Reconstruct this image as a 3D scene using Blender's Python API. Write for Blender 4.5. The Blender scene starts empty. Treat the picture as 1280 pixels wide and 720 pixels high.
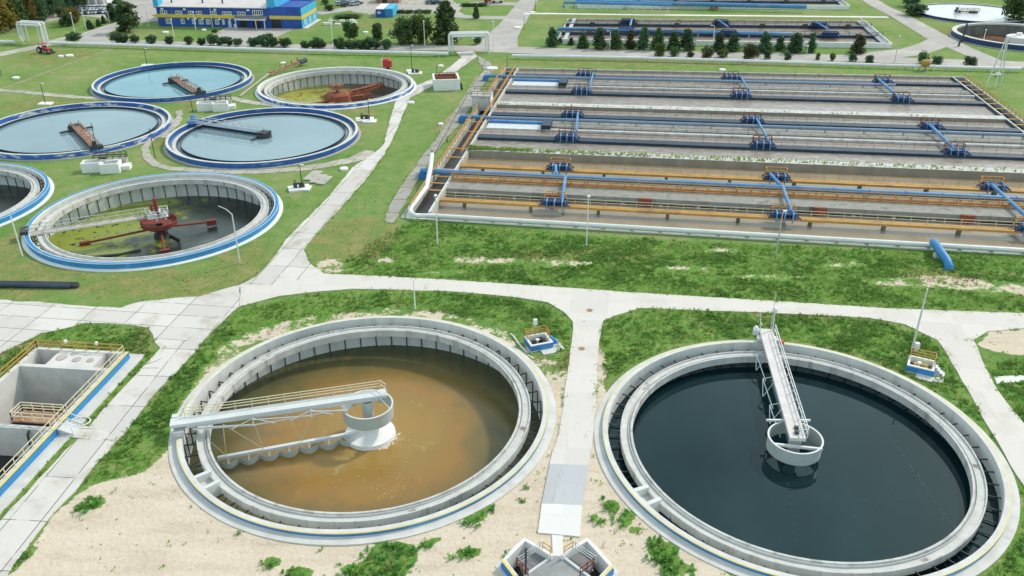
import bpy, bmesh, math, random
import numpy as np
from mathutils import Vector, Matrix, Quaternion
from mathutils.geometry import tessellate_polygon
random.seed(7); np.random.seed(7)
R = math.radians
S = bpy.context.scene
COL = S.collection
# ------------------------------------------------------------------ camera
F, PIT, CZ = 1064.0, R(27.5), 54.8
cam = bpy.data.cameras.new('camera'); camo = bpy.data.objects.new('camera', cam); COL.objects.link(camo)
camo.location = (0, 0, CZ); camo.rotation_euler = (R(90) - PIT, 0, 0)
cam.sensor_width = 36; cam.lens = 36 * F / 1280; cam.clip_start = .5; cam.clip_end = 4000
S.camera = camo
def at(px, py, z=0.0):
    """pixel of the photograph -> point of the site on the level z"""
    x = (px - 640) / F; y = -(py - 360) / F
    dy = math.cos(PIT) + y * math.sin(PIT); dz = -math.sin(PIT) + y * math.cos(PIT)
    t = (z - CZ) / dz
    return Vector((x * t, dy * t, z))
# ------------------------------------------------------------------ tags
def tag(o, label=None, cat=None, group=None, kind=None):
    if label: o['label'] = label
    if cat: o['category'] = cat
    if group: o['group'] = group
    if kind: o['kind'] = kind
    return o
def empty(name, loc=(0, 0, 0), rz=0.0):
    o = bpy.data.objects.new(name, None); o.empty_display_size = .5
    COL.objects.link(o); o.location = loc; o.rotation_euler = (0, 0, rz); return o
def thing(name, label, cat, loc=(0, 0, 0), rz=0.0, group=None):
    return tag(empty(name, loc, rz), label, cat, group)
def copy_tree(o, parent=None):
    c = o.copy(); COL.objects.link(c); c.parent = parent
    for ch in [k for k in bpy.data.objects if k.parent == o]: copy_tree(ch, c)
    return c
_kids = {}
def copy_fast(o, parts):
    """copy of a thing and of its listed parts"""
    c = o.copy(); COL.objects.link(c)
    for p in parts:
        d = p.copy(); COL.objects.link(d); d.parent = c
    return c
# ------------------------------------------------------------------ mesh builder
def wm(o):
    L = Matrix.Translation(o.location) @ o.rotation_euler.to_matrix().to_4x4()
    return wm(o.parent) @ L if o.parent else L
class MB:
    def __init__(s): s.v = []; s.f = []; s.m = []; s.cm = 0
    def mat(s, i): s.cm = i; return s
    def add(s, vs, fs):
        b = len(s.v); s.v += [tuple(p) for p in vs]
        for f in fs: s.f.append(tuple(b + i for i in f)); s.m.append(s.cm)
    def quad(s, a, b, c, d): s.add([a, b, c, d], [(0, 1, 2, 3)])
    def box(s, x0, y0, z0, x1, y1, z1, M=None):
        vs = [Vector((x, y, z)) for z in (z0, z1) for y in (y0, y1) for x in (x0, x1)]
        if M is not None: vs = [M @ p for p in vs]
        s.add(vs, [(0, 2, 3, 1), (4, 5, 7, 6), (0, 1, 5, 4), (2, 6, 7, 3), (0, 4, 6, 2), (1, 3, 7, 5)])
    def bar(s, a, b, w, h, up=(0, 0, 1)):
        """box beam from a to b, w wide, h tall, centred"""
        a = Vector(a); b = Vector(b); d = (b - a).normalized(); u = Vector(up)
        if abs(d.dot(u)) > .99: u = Vector((1, 0, 0))
        r = d.cross(u).normalized(); u = r.cross(d)
        vs = [p + r * (i * w / 2) + u * (j * h / 2) for p in (a, b) for j in (-1, 1) for i in (-1, 1)]
        s.add(vs, [(0, 1, 3, 2), (4, 6, 7, 5), (0, 4, 5, 1), (2, 3, 7, 6), (0, 2, 6, 4), (1, 5, 7, 3)])
    def tube(s, pts, r, n=8, cap=True):
        pts = [Vector(p) for p in pts]; rings = []
        rs = r if isinstance(r, (list, tuple)) else [r] * len(pts)
        u = None
        for i, p in enumerate(pts):
            d = (pts[min(i + 1, len(pts) - 1)] - pts[max(i - 1, 0)]).normalized()
            if u is None: u = Vector((0, 0, 1)) if abs(d.z) < .9 else Vector((1, 0, 0))
            u = (u - d * u.dot(d)).normalized(); w = d.cross(u)
            rings.append([p + (u * math.cos(t) + w * math.sin(t)) * rs[i] for t in [2 * math.pi * k / n for k in range(n)]])
        vs = [q for g in rings for q in g]; fs = []
        for i in range(len(pts) - 1):
            for k in range(n): fs.append((i * n + k, i * n + (k + 1) % n, (i + 1) * n + (k + 1) % n, (i + 1) * n + k))
        if cap: fs += [tuple(range(n - 1, -1, -1)), tuple((len(pts) - 1) * n + k for k in range(n))]
        s.add(vs, fs)
    def lathe(s, prof, c=(0, 0, 0), n=96, a0=0.0, a1=2 * math.pi, mats=None, close=False):
        """profile of (r, z) turned about the axis through c; mats gives one slot per profile segment"""
        full = abs(a1 - a0 - 2 * math.pi) < 1e-6
        na = n if full else n + 1
        if close: prof = list(prof) + [prof[0]]
        for j in range(len(prof) - 1):
            if mats: s.cm = mats[j]
            (r0, z0), (r1, z1) = prof[j], prof[j + 1]
            vs = []
            for k in range(na):
                t = a0 + (a1 - a0) * k / n; ct, st = math.cos(t), math.sin(t)
                vs += [(c[0] + r0 * ct, c[1] + r0 * st, c[2] + z0), (c[0] + r1 * ct, c[1] + r1 * st, c[2] + z1)]
            fs = []
            for k in range(n):
                k2 = (k + 1) % na
                fs.append((2 * k, 2 * k2, 2 * k2 + 1, 2 * k + 1))
            s.add(vs, fs)
    def disc(s, r, c=(0, 0, 0), n=96):
        s.add([(c[0] + r * math.cos(2 * math.pi * k / n), c[1] + r * math.sin(2 * math.pi * k / n), c[2]) for k in range(n)], [tuple(range(n))])
    def prism(s, pts, z0, z1):
        """straight block on a flat outline"""
        n = len(pts); A = sum(pts[i][0] * pts[(i + 1) % n][1] - pts[(i + 1) % n][0] * pts[i][1] for i in range(n))
        if A < 0: pts = pts[::-1]
        vs = [(p[0], p[1], z0) for p in pts] + [(p[0], p[1], z1) for p in pts]
        fs = [(i, (i + 1) % n, n + (i + 1) % n, n + i) for i in range(n)]
        tri = tessellate_polygon([[Vector((p[0], p[1], 0)) for p in pts]])
        for t in tri:
            a, b, c = [Vector((pts[i][0], pts[i][1], 0)) for i in t]
            if (b - a).cross(c - a).z < 0: t = t[::-1]
            fs.append(tuple(n + i for i in t)); fs.append(tuple(reversed(t)))
        s.add(vs, fs)
    def rail(s, pts, h=1.05, sp=1.9, r=.035, levels=(.55, 1.05), closed=False):
        """handrail along a polyline"""
        pts = [Vector(p) for p in pts]
        if closed: pts.append(pts[0])
        for a, b in zip(pts[:-1], pts[1:]):
            L = (b - a).length; n = max(1, round(L / sp))
            for k in range(n + 1):
                p = a.lerp(b, k / n); s.bar(p, p + Vector((0, 0, h)), 2 * r, 2 * r)
            for lv in levels: s.bar(a + Vector((0, 0, lv * h / 1.05)), b + Vector((0, 0, lv * h / 1.05)), 2 * r, 2 * r)
    def build(s, name, mats, parent=None, world=False, smooth=True, origin=None):
        me = bpy.data.meshes.new(name)
        V_ = s.v
        loc = None
        if parent is not None and world:
            M = wm(parent).inverted()
            V_ = [tuple(M @ Vector(p)) for p in V_]
        elif parent is None:
            xs = [p[0] for p in V_]; ys = [p[1] for p in V_]; zs = [p[2] for p in V_]
            loc = origin or ((min(xs) + max(xs)) / 2, (min(ys) + max(ys)) / 2, min(zs))
            V_ = [(p[0] - loc[0], p[1] - loc[1], p[2] - loc[2]) for p in V_]
        me.from_pydata(V_, [], s.f)
        if not isinstance(mats, (list, tuple)): mats = [mats]
        for m in mats: me.materials.append(m)
        me.polygons.foreach_set('material_index', s.m)
        me.update()
        if smooth:
            me.shade_smooth(); me.set_sharp_from_angle(angle=R(32))
        o = bpy.data.objects.new(name, me); COL.objects.link(o)
        if parent is not None: o.parent = parent
        elif loc: o.location = loc
        return o
# ------------------------------------------------------------------ materials
def new_mat(name):
    m = bpy.data.materials.new(name); m.use_nodes = True
    nt = m.node_tree; b = nt.nodes['Principled BSDF']; return m, nt, b
def nz(nt, vec, scale, detail=4, rough=.55):
    n = nt.nodes.new('ShaderNodeTexNoise'); n.inputs['Scale'].default_value = scale
    n.inputs['Detail'].default_value = detail; n.inputs['Roughness'].default_value = rough
    if vec is not None: nt.links.new(vec, n.inputs['Vector'])
    return n.outputs['Fac']
def ramp(nt, fac, stops):
    r = nt.nodes.new('ShaderNodeValToRGB'); nt.links.new(fac, r.inputs['Fac'])
    e = r.color_ramp.elements
    while len(e) < len(stops): e.new(.5)
    for k, (p, c) in enumerate(stops):
        e[k].position = p; e[k].color = (*c, 1) if len(c) == 3 else c
    return r.outputs['Color']
def step(nt, fac, a, b):
    m = nt.nodes.new('ShaderNodeMapRange'); m.interpolation_type = 'SMOOTHSTEP'
    nt.links.new(fac, m.inputs['Value']); m.inputs['From Min'].default_value = a; m.inputs['From Max'].default_value = b
    return m.outputs['Result']
def mth(nt, op, a, b=None):
    m = nt.nodes.new('ShaderNodeMath'); m.operation = op
    for i, x in enumerate((a, b)):
        if x is None: continue
        if isinstance(x, (int, float)): m.inputs[i].default_value = x
        else: nt.links.new(x, m.inputs[i])
    return m.outputs[0]
def mixc(nt, fac, a, b, mode='MIX'):
    m = nt.nodes.new('ShaderNodeMix'); m.data_type = 'RGBA'; m.blend_type = mode
    for s_, x in ((m.inputs[0], fac), (m.inputs[6], a), (m.inputs[7], b)):
        if isinstance(x, (int, float)): s_.default_value = x
        elif isinstance(x, tuple): s_.default_value = (*x, 1)
        else: nt.links.new(x, s_)
    return m.outputs[2]
def coord(nt, which='Object', scale=None):
    t = nt.nodes.new('ShaderNodeTexCoord'); o = t.outputs[which]
    if scale:
        mp = nt.nodes.new('ShaderNodeMapping'); mp.inputs['Scale'].default_value = scale
        nt.links.new(o, mp.inputs['Vector']); o = mp.outputs['Vector']
    return o
def bump(nt, b, h, strength, dist):
    n = nt.nodes.new('ShaderNodeBump'); n.inputs['Strength'].default_value = strength; n.inputs['Distance'].default_value = dist
    nt.links.new(h, n.inputs['Height']); nt.links.new(n.outputs['Normal'], b.inputs['Normal'])
def mat(name, c, var=.25, scale=1.2, rough=.7, metal=0., stain=None, st_scale=(1.2, 1.2, .12), st_lo=.5, st_hi=.75, bmp=0., spec=.5, fine=9.):
    """painted / mineral surface: two sizes of mottling, optional streaky stains"""
    m, nt, b = new_mat(name); v = coord(nt)
    n1 = nz(nt, v, scale); n2 = nz(nt, v, fine, 3)
    k = mth(nt, 'ADD', mth(nt, 'MULTIPLY', n1, .65), mth(nt, 'MULTIPLY', n2, .35))
    lo = tuple(x * (1 - var) for x in c); hi = tuple(min(1, x * (1 + var * .6)) for x in c)
    col = ramp(nt, k, [(.32, lo), (.66, hi)])
    if stain:
        sfac = step(nt, nz(nt, coord(nt, 'Object', st_scale), 1.0, 6, .65), st_lo, st_hi)
        col = mixc(nt, sfac, col, stain)
    nt.links.new(col, b.inputs['Base Color']); b.inputs['Roughness'].default_value = rough
    b.inputs['Metallic'].default_value = metal; b.inputs['Specular IOR Level'].default_value = spec
    if bmp: bump(nt, b, n2, .5, bmp)
    return m
def flat(name, c, rough=.5, metal=0.):
    return mat(name, c, .12, 2.0, rough, metal)
M = {}
M['conc'] = mat('concrete', (.56, .56, .54), .22, .5, .85, stain=(.33, .32, .29), st_scale=(.9, .9, .10), st_lo=.5, st_hi=.68, bmp=.01)
M['conc_pale'] = mat('pale concrete', (.62, .61, .58), .18, .6, .85, stain=(.42, .40, .36), st_scale=(.5, .5, .3), st_lo=.55, st_hi=.85, bmp=.01)
M['conc_wall'] = mat('tank wall concrete', (.66, .68, .665), .16, .35, .85, stain=(.50, .515, .49), st_scale=(.9, .9, .10), st_lo=.45, st_hi=.75)
M['trough'] = mat('stained trough concrete', (.58, .575, .555), .2, .8, .8, stain=(.22, .16, .14), st_scale=(.16, .16, .2), st_lo=.62, st_hi=.7)
M['conc_old'] = mat('old weathered concrete', (.46, .435, .385), .3, .5, .9, stain=(.17, .17, .14), st_scale=(.5, .5, .15), st_lo=.5, st_hi=.72, bmp=.01)
M['conc_brown'] = mat('brown stained concrete', (.34, .28, .215), .25, .4, .8, stain=(.26, .24, .19), st_scale=(.25, .25, .06), st_lo=.45, st_hi=.7)
M['conc_duct'] = mat('grey stained duct concrete', (.30, .295, .265), .25, .4, .85, stain=(.17, .165, .14), st_scale=(.4, .4, .1), st_lo=.48, st_hi=.7)
M['conc_wet'] = mat('wet stained concrete', (.17, .17, .15), .4, .5, .6, stain=(.07, .075, .06), st_scale=(.4, .4, .1), st_lo=.42, st_hi=.7)
M['white'] = mat('white paint', (.78, .78, .76), .08, .6, .6, stain=(.5, .48, .44), st_scale=(.8, .8, .2), st_lo=.62, st_hi=.85)
M['white_pipe'] = mat('white pipe cladding', (.74, .75, .74), .1, .5, .5, stain=(.45, .45, .43), st_scale=(.3, .3, .3), st_lo=.6, st_hi=.85)
M['blue'] = mat('blue paint', (.03, .19, .50), .25, .5, .5, stain=(.05, .30, .55), st_scale=(.15, .15, .4), st_lo=.5, st_hi=.7)
M['blue_worn'] = mat('worn blue paint', (.03, .12, .42), .3, .7, .55, stain=(.60, .66, .68), st_scale=(.32, .32, .9), st_lo=.50, st_hi=.62)
M['blue_light'] = mat('sky blue paint', (.03, .23, .50), .2, .5, .5, stain=(.30, .50, .62), st_scale=(.2, .2, .6), st_lo=.6, st_hi=.8)
M['blue_dark'] = mat('dark blue paint', (.010, .045, .15), .3, .6, .5)
M['blue_rim'] = mat('mid blue rim paint', (.018, .11, .36), .3, .6, .5, stain=(.10, .22, .42), st_scale=(.3, .3, .9), st_lo=.55, st_hi=.7)
M['blue_build'] = mat('blue facade paint', (.018, .085, .38), .2, .25, .7, stain=(.05, .13, .38), st_scale=(.3, .3, .08), st_lo=.5, st_hi=.75)
M['cyan_lit_build'] = mat('cyan and sunlit facade blue', (.06, .42, .66), .1, .4, .6)  # lighter facade blue: sunlight on right-hand faces put into the colour; also on cornice
M['pipe_blue'] = mat('light blue pipe paint', (.07, .25, .50), .2, .35, .45, stain=(.28, .30, .42), st_scale=(.15, .4, .4), st_lo=.5, st_hi=.75)
M['pipe_grey'] = mat('faded blue grey pipe paint', (.20, .30, .42), .2, .35, .45, stain=(.30, .30, .36), st_scale=(.15, .4, .4), st_lo=.5, st_hi=.75)
M['pipe_dark'] = mat('dark slate blue pipe paint', (.018, .042, .075), .4, .4, .5, stain=(.06, .085, .11), st_scale=(.2, .5, .5), st_lo=.5, st_hi=.8)
M['yellow'] = mat('yellow paint', (.70, .58, .22), .15, .5, .6, stain=(.6, .56, .42), st_scale=(.3, .3, .4), st_lo=.5, st_hi=.75)
M['gold'] = mat('golden facade paint', (.72, .52, .07), .1, .5, .6)
M['ochre'] = mat('ochre paint', (.50, .27, .06), .25, .5, .65, stain=(.30, .15, .06), st_scale=(.3, .3, .5), st_lo=.5, st_hi=.7)
M['orange_rail'] = flat('orange rail paint', (.55, .28, .06), .5)
M['cream_rail'] = flat('cream rail paint', (.68, .61, .42), .5)
M['steel'] = mat('galvanised steel', (.55, .57, .58), .12, .8, .45, .25, bmp=0)
M['steel_pale'] = mat('pale grey steel', (.66, .68, .68), .1, .6, .45, .1)
M['deck'] = mat('pale bridge deck', (.66, .62, .61), .12, .6, .7, stain=(.48, .45, .44), st_scale=(.5, .5, .5), st_lo=.55, st_hi=.8)
M['drum'] = mat('grey green drum paint', (.45, .50, .48), .12, .7, .5)
M['dark_steel'] = mat('dark steel', (.045, .05, .055), .3, 1., .6)
M['rust'] = mat('rusty iron', (.30, .095, .045), .4, 1.5, .85, stain=(.17, .05, .03), st_scale=(.7, .7, .7), st_lo=.45, st_hi=.65)
M['rust_pale'] = mat('pale rust', (.42, .25, .17), .35, 1.2, .85, stain=(.25, .10, .06), st_scale=(.8, .8, .8), st_lo=.45, st_hi=.65)
M['red'] = mat('red oxide paint', (.22, .045, .032), .25, 1.2, .7, stain=(.20, .05, .035), st_scale=(.5, .5, .5), st_lo=.5, st_hi=.7)
M['red_bright'] = flat('bright red paint', (.48, .03, .035), .4)
M['rubber'] = flat('black rubber', (.02, .02, .02), .8)
M['dark'] = mat('dark wet pit', (.02, .022, .022), .3, 1., .4)
M['glass'] = flat('window glass', (.05, .08, .10), .1)
M['pane_pale'] = flat('pale window pane', (.55, .66, .70), .2)
M['tarmac'] = mat('roof felt', (.22, .22, .22), .2, .4, .9)
M['roof_pink'] = mat('pinkish sheet roof', (.62, .56, .55), .1, .3, .6)
M['floor_grey'] = mat('grey floor', (.30, .31, .31), .25, .8, .8)
M['bark'] = mat('bark', (.12, .09, .065), .3, 3., .9)
M['foam'] = mat('white concrete plinth', (.78, .77, .76), .1, 1.0, .8, stain=(.6, .55, .5), st_scale=(.8, .8, .8), st_lo=.6, st_hi=.8)
M['stone'] = mat('rubble', (.36, .33, .29), .3, 2., .9)
# roads with slab joints (UV in metres)
def slab_mat(name, c, w=6., h=3., joint=.055, vary=.10, dirt=(.40, .35, .28), jc=(.15, .145, .11), crack=.5, mort_lo=.36):
    m, nt, b = new_mat(name); uv = coord(nt, 'UV'); ob = coord(nt)
    br = nt.nodes.new('ShaderNodeTexBrick'); nt.links.new(uv, br.inputs['Vector'])
    br.offset = 0.0; br.inputs['Scale'].default_value = 1; br.inputs['Brick Width'].default_value = w; br.inputs['Row Height'].default_value = h
    br.inputs['Mortar Size'].default_value = joint; br.inputs['Mortar Smooth'].default_value = .3
    br.inputs['Color1'].default_value = (0, 0, 0, 1); br.inputs['Color2'].default_value = (1, 1, 1, 1); br.inputs['Bias'].default_value = 0
    sep = nt.nodes.new('ShaderNodeSeparateColor'); nt.links.new(br.outputs['Color'], sep.inputs[0])
    base = mixc(nt, sep.outputs[0], tuple(x * (1 - vary) for x in c), tuple(min(1, x * (1 + vary)) for x in c))
    n1 = nz(nt, ob, .22, 5); n2 = nz(nt, ob, 3.5, 4)
    base = mixc(nt, step(nt, n1, .50, .78), base, dirt); base = mixc(nt, mth(nt, 'MULTIPLY', step(nt, nz(nt, coord(nt, 'Object', (.9, .25, 1)), .8, 8, .7), .56, .70), .45), base, tuple(x * .62 for x in c))
    base = mixc(nt, mth(nt, 'MULTIPLY', n2, .35), base, tuple(x * .72 for x in c))
    vor = nt.nodes.new('ShaderNodeTexVoronoi'); vor.feature = 'DISTANCE_TO_EDGE'; vor.inputs['Scale'].default_value = .16
    nd = nt.nodes.new('ShaderNodeTexNoise'); nd.inputs['Scale'].default_value = .5; nt.links.new(ob, nd.inputs['Vector'])
    nt.links.new(mixc(nt, .45, ob, nd.outputs['Color'], 'ADD'), vor.inputs['Vector'])
    cr = mth(nt, 'MULTIPLY', mth(nt, 'LESS_THAN', vor.outputs['Distance'], .006), mth(nt, 'GREATER_THAN', nz(nt, ob, .1, 2), 1 - crack))
    # joints open and close along their length
    jf = mth(nt, 'MULTIPLY', br.outputs['Fac'], step(nt, nz(nt, ob, .45, 3), mort_lo, mort_lo + .12))
    col = mixc(nt, mth(nt, 'MAXIMUM', jf, cr), base, jc)
    nt.links.new(col, b.inputs['Base Color']); b.inputs['Roughness'].default_value = .9
    bump(nt, b, n2, .3, .02); return m
M['slab'] = slab_mat('concrete road slabs', (.63, .60, .565), crack=.3)
M['slab_new'] = slab_mat('smooth concrete road', (.66, .62, .58), 5., 3.4, .02, .05, (.55, .50, .43), (.42, .40, .37), .2, .55)
M['slab_old'] = slab_mat('old grey slabs', (.36, .345, .31), 6., 3., .12, .12, (.26, .25, .17), (.10, .11, .06), .6, .3)
M['slab_path'] = slab_mat('weathered path', (.46, .43, .37), 3., 3., .08, .15, (.25, .26, .13), (.16, .17, .08), .5, .35)
M['slab_white'] = slab_mat('white concrete slab', (.74, .73, .71), 4., 2., .015, .04, (.66, .64, .60), (.4, .4, .38), .0, .6)
M['slab_grey'] = slab_mat('grey concrete slab', (.50, .51, .53), 4., 1.9, .02, .05, (.44, .43, .42), (.3, .3, .3), .1, .5)
M['asphalt'] = mat('dusty asphalt', (.40, .375, .355), .14, .15, .9, stain=(.50, .46, .43), st_scale=(.08, .08, .08), st_lo=.45, st_hi=.7, fine=2.)
M['dirt'] = mat('trodden earth', (.30, .27, .15), .3, .6, .95)
M['kerb'] = mat('kerb stone', (.60, .58, .54), .15, .6, .9)
# foliage
def leaf_mat(name, a, b_, sc=.6):
    m, nt, b = new_mat(name); v = coord(nt)
    oi = nt.nodes.new('ShaderNodeObjectInfo')
    k = mth(nt, 'ADD', mth(nt, 'MULTIPLY', nz(nt, v, sc, 3), .7), mth(nt, 'MULTIPLY', nz(nt, v, sc * 9, 2), .5))
    col = ramp(nt, k, [(.42, a), (.78, b_)])
    hs = nt.nodes.new('ShaderNodeHueSaturation'); nt.links.new(col, hs.inputs['Color'])
    nt.links.new(mth(nt, 'ADD', mth(nt, 'MULTIPLY', oi.outputs['Random'], .05), .475), hs.inputs['Hue'])
    nt.links.new(mth(nt, 'ADD', mth(nt, 'MULTIPLY', oi.outputs['Random'], .5), .75), hs.inputs['Value'])
    nt.links.new(hs.outputs['Color'], b.inputs['Base Color']); b.inputs['Roughness'].default_value = .7
    b.inputs['Specular IOR Level'].default_value = .2
    tr = nt.nodes.new('ShaderNodeBsdfTranslucent'); nt.links.new(hs.outputs['Color'], tr.inputs['Color'])
    mx = nt.nodes.new('ShaderNodeMixShader'); mx.inputs[0].default_value = .38; nt.links.new(b.outputs[0], mx.inputs[1]); nt.links.new(tr.outputs[0], mx.inputs[2]); nt.links.new(mx.outputs[0], nt.nodes['Material Output'].inputs['Surface'])
    return m
M['leaf_dark'] = leaf_mat('dark foliage', (.058, .115, .058), (.12, .21, .095))
M['leaf_mid'] = leaf_mat('green foliage', (.06, .115, .045), (.13, .22, .08))
M['leaf_light'] = leaf_mat('light foliage', (.07, .12, .03), (.17, .22, .06))
M['leaf_gold'] = leaf_mat('turning foliage', (.12, .10, .025), (.28, .20, .05))
M['leaf_brown'] = leaf_mat('brownish foliage', (.065, .075, .035), (.14, .15, .07))
M['weed'] = leaf_mat('weed leaves', (.115, .255, .055), (.26, .46, .12), .25)
M['weed2'] = leaf_mat('grass blades', (.18, .31, .06), (.36, .47, .13), .25)
M['dryweed'] = leaf_mat('dry stalks', (.22, .16, .08), (.42, .34, .20), .3)
# water
def water(name, stops, nscale, rough=.06, bmp=.0, bscale=2., ior=1.33, dist=None, coat=0.):
    m, nt, b = new_mat(name); v = coord(nt)
    if dist:
        nd = nt.nodes.new('ShaderNodeTexNoise'); nd.inputs['Scale'].default_value = dist; nt.links.new(v, nd.inputs['Vector']); nd.inputs['Detail'].default_value = 3
        v2 = mixc(nt, .5, v, mixc(nt, 1., nd.outputs['Color'], (9., 9., 9.), 'MULTIPLY'), 'ADD')
    else: v2 = v
    col = ramp(nt, nz(nt, v2, nscale, 5), stops)
    nt.links.new(col, b.inputs['Base Color']); b.inputs['Roughness'].default_value = rough; b.inputs['IOR'].default_value = ior
    if bmp: bump(nt, b, nz(nt, coord(nt), bscale, 3), .4, bmp)
    return m, nt, b
M['w_black'], _, _ = water('clear dark water', [(.3, (.003, .013, .017)), (.7, (.005, .020, .024))], .08, .012, .004, .6, ior=1.42); M['w_black'].node_tree.nodes['Principled BSDF'].inputs['Specular Tint'].default_value = (.62, .97, 1., 1)
M['w_pale'], _, _ = water('pale clarified water', [(.3, (.20, .30, .345)), (.7, (.25, .35, .385))], .05, .07, .006, 1.5)
M['w_teal'], _, _ = water('blue green water', [(.3, (.09, .26, .33)), (.7, (.15, .34, .40))], .07, .07, .006, 1.5)
M['w_white'], _, _ = water('whitish water', [(.3, (.62, .66, .70)), (.7, (.72, .75, .78))], .05, .15)
M['w_grey'], _, _ = water('still grey water', [(.3, (.27, .23, .17)), (.7, (.35, .30, .225))], .25, .10, .003, 1.2)
M['w_brownred'], _, _ = water('brown sludge water', [(.3, (.22, .15, .10)), (.7, (.34, .27, .20))], .15, .25, .02, 1.5)
M['w_rustpool'], _, _ = water('rusty puddle', [(.40, (.05, .05, .04)), (.55, (.25, .10, .05))], .12, .2)
# ochre water with rusty swirls; wall shade and reflection painted in as darker edges
def ochre_water():
    m, nt, b = new_mat('ochre turbid water'); v = coord(nt)
    nd = nt.nodes.new('ShaderNodeTexNoise'); nd.inputs['Scale'].default_value = .13; nd.inputs['Detail'].default_value = 9; nd.inputs['Roughness'].default_value = .6; nd.inputs['Distortion'].default_value = 1.2; nt.links.new(v, nd.inputs['Vector'])
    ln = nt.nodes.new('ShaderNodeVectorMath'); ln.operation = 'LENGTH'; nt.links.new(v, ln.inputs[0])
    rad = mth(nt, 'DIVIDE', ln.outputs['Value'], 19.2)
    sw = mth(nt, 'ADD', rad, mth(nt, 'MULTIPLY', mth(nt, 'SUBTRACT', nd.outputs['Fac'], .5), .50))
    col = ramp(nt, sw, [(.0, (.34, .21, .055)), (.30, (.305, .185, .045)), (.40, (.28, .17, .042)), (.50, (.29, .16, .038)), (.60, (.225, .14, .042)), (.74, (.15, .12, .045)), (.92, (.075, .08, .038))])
    # curd of pale scum drifting near the middle
    sc = mth(nt, 'MULTIPLY', step(nt, nz(nt, coord(nt, 'Object', (.9, .5, 1)), .5, 9, .75), .56, .66), step(nt, rad, .80, .15))
    col = mixc(nt, mth(nt, 'MULTIPLY', sc, .55), col, (.45, .33, .13))
    nt.links.new(col, b.inputs['Base Color']); b.inputs['Roughness'].default_value = .22; b.inputs['IOR'].default_value = 1.33
    bump(nt, b, nz(nt, v, .8, 4), .15, .03)
    return m
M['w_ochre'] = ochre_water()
def algae_water(name, green, dark, grey, sc, t0, t1):
    m, nt, b = new_mat(name); v = coord(nt)
    sx = nt.nodes.new('ShaderNodeSeparateXYZ'); nt.links.new(v, sx.inputs[0])
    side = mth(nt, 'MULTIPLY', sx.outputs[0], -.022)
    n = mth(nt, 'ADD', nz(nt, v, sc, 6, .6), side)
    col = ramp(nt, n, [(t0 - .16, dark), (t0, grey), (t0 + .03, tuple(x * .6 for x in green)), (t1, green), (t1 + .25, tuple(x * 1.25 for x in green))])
    fl = step(nt, nz(nt, v, sc * 5, 8, .7), .55, .62); col = mixc(nt, fl, col, dark)
    nt.links.new(col, b.inputs['Base Color']); b.inputs['Roughness'].default_value = .3
    return m
M['w_algae'] = algae_water('algae covered water', (.20, .24, .03), (.014, .022, .016), (.06, .075, .05), .17, .53, .60)
M['w_algae2'] = algae_water('algae and rust sludge', (.30, .29, .04), (.05, .038, .022), (.17, .09, .045), .15, .50, .60)
# churned foam streaks of the aerated channels
def churn(name, c0, c1, c2):
    m, nt, b = new_mat(name)
    n = nz(nt, coord(nt, 'Object', (.5, 1., 1)), 1.1, 7, .7); n2 = nz(nt, coord(nt, 'Object', (.05, .3, 1)), 1., 3)
    k = mth(nt, 'ADD', mth(nt, 'MULTIPLY', n, .75), mth(nt, 'MULTIPLY', n2, .3))
    nt.links.new(ramp(nt, k, [(.36, c0), (.55, c1), (.72, c2)]), b.inputs['Base Color']); b.inputs['Roughness'].default_value = .28
    bump(nt, b, n, .5, .12); return m
M['w_churn'] = churn('aerated foaming water', (.17, .135, .105), (.29, .245, .205), (.56, .515, .475))
M['w_churn_pink'] = churn('aerated brown water', (.19, .14, .105), (.28, .215, .17), (.42, .35, .30))
# ================================================================== THE GROUND
TANKS = dict(FL=(-15.8, 76.7), FR=(29.15, 70.55), D=(-58.65, 130.5), C=(-52.2, 174.0), A=(-87.7, 220.8), B=(-94.3, 179.0),
             E=(-44.5, 215.4), F=(-100.8, 136.0), G=(167.5, 320.5), H=(161.2, 277.0))
RAD = {k: (20.0 if k in ('FL', 'FR') else 19.56) for k in TANKS}
# frame of the big aeration basin (u along its front, v away from the camera)
BO = np.array([-16.9, 131.3]); TH = R(-8.5)
BU = np.array([math.cos(TH), math.sin(TH)]); BV = np.array([-math.sin(TH), math.cos(TH)])
def bp(u, v, z=0.0):
    p = BO + BU * u + BV * (v * (1 + .0006 * u)); return Vector((p[0], p[1], z))
def to_uv(px, py, z=.8):
    p = at(px, py, z); d = np.array([p.x, p.y]) - BO; u = float(d @ BU); return u, float(d @ BV) / (1 + .0006 * u)
BASIN = [bp(0, 0), bp(120, 0), bp(120, 103.4), bp(0, 103.4)]
# settling pit at the left edge: frame with x to the left along its back wall, y towards the viewer
QP = at(160, 440, .9); _q1 = at(0, 608, .9) - QP; _q1.normalize(); _q2 = Vector((_q1.y, -_q1.x, 0))
def qp(x, y, z=0.0):
    p = QP + _q2 * x + _q1 * y; return Vector((p.x, p.y, z))
PIT_Q = [qp(0, 0), qp(11.6, 0), qp(11.6, 62), qp(0, 62)]
CH = [at(630, 700, .8), at(656, 674, .8), at(689, 693, .8), at(704, 693, .8), at(734, 674, .8), at(764, 707, .8), at(728, 745, .8), at(665, 745, .8)]

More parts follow.
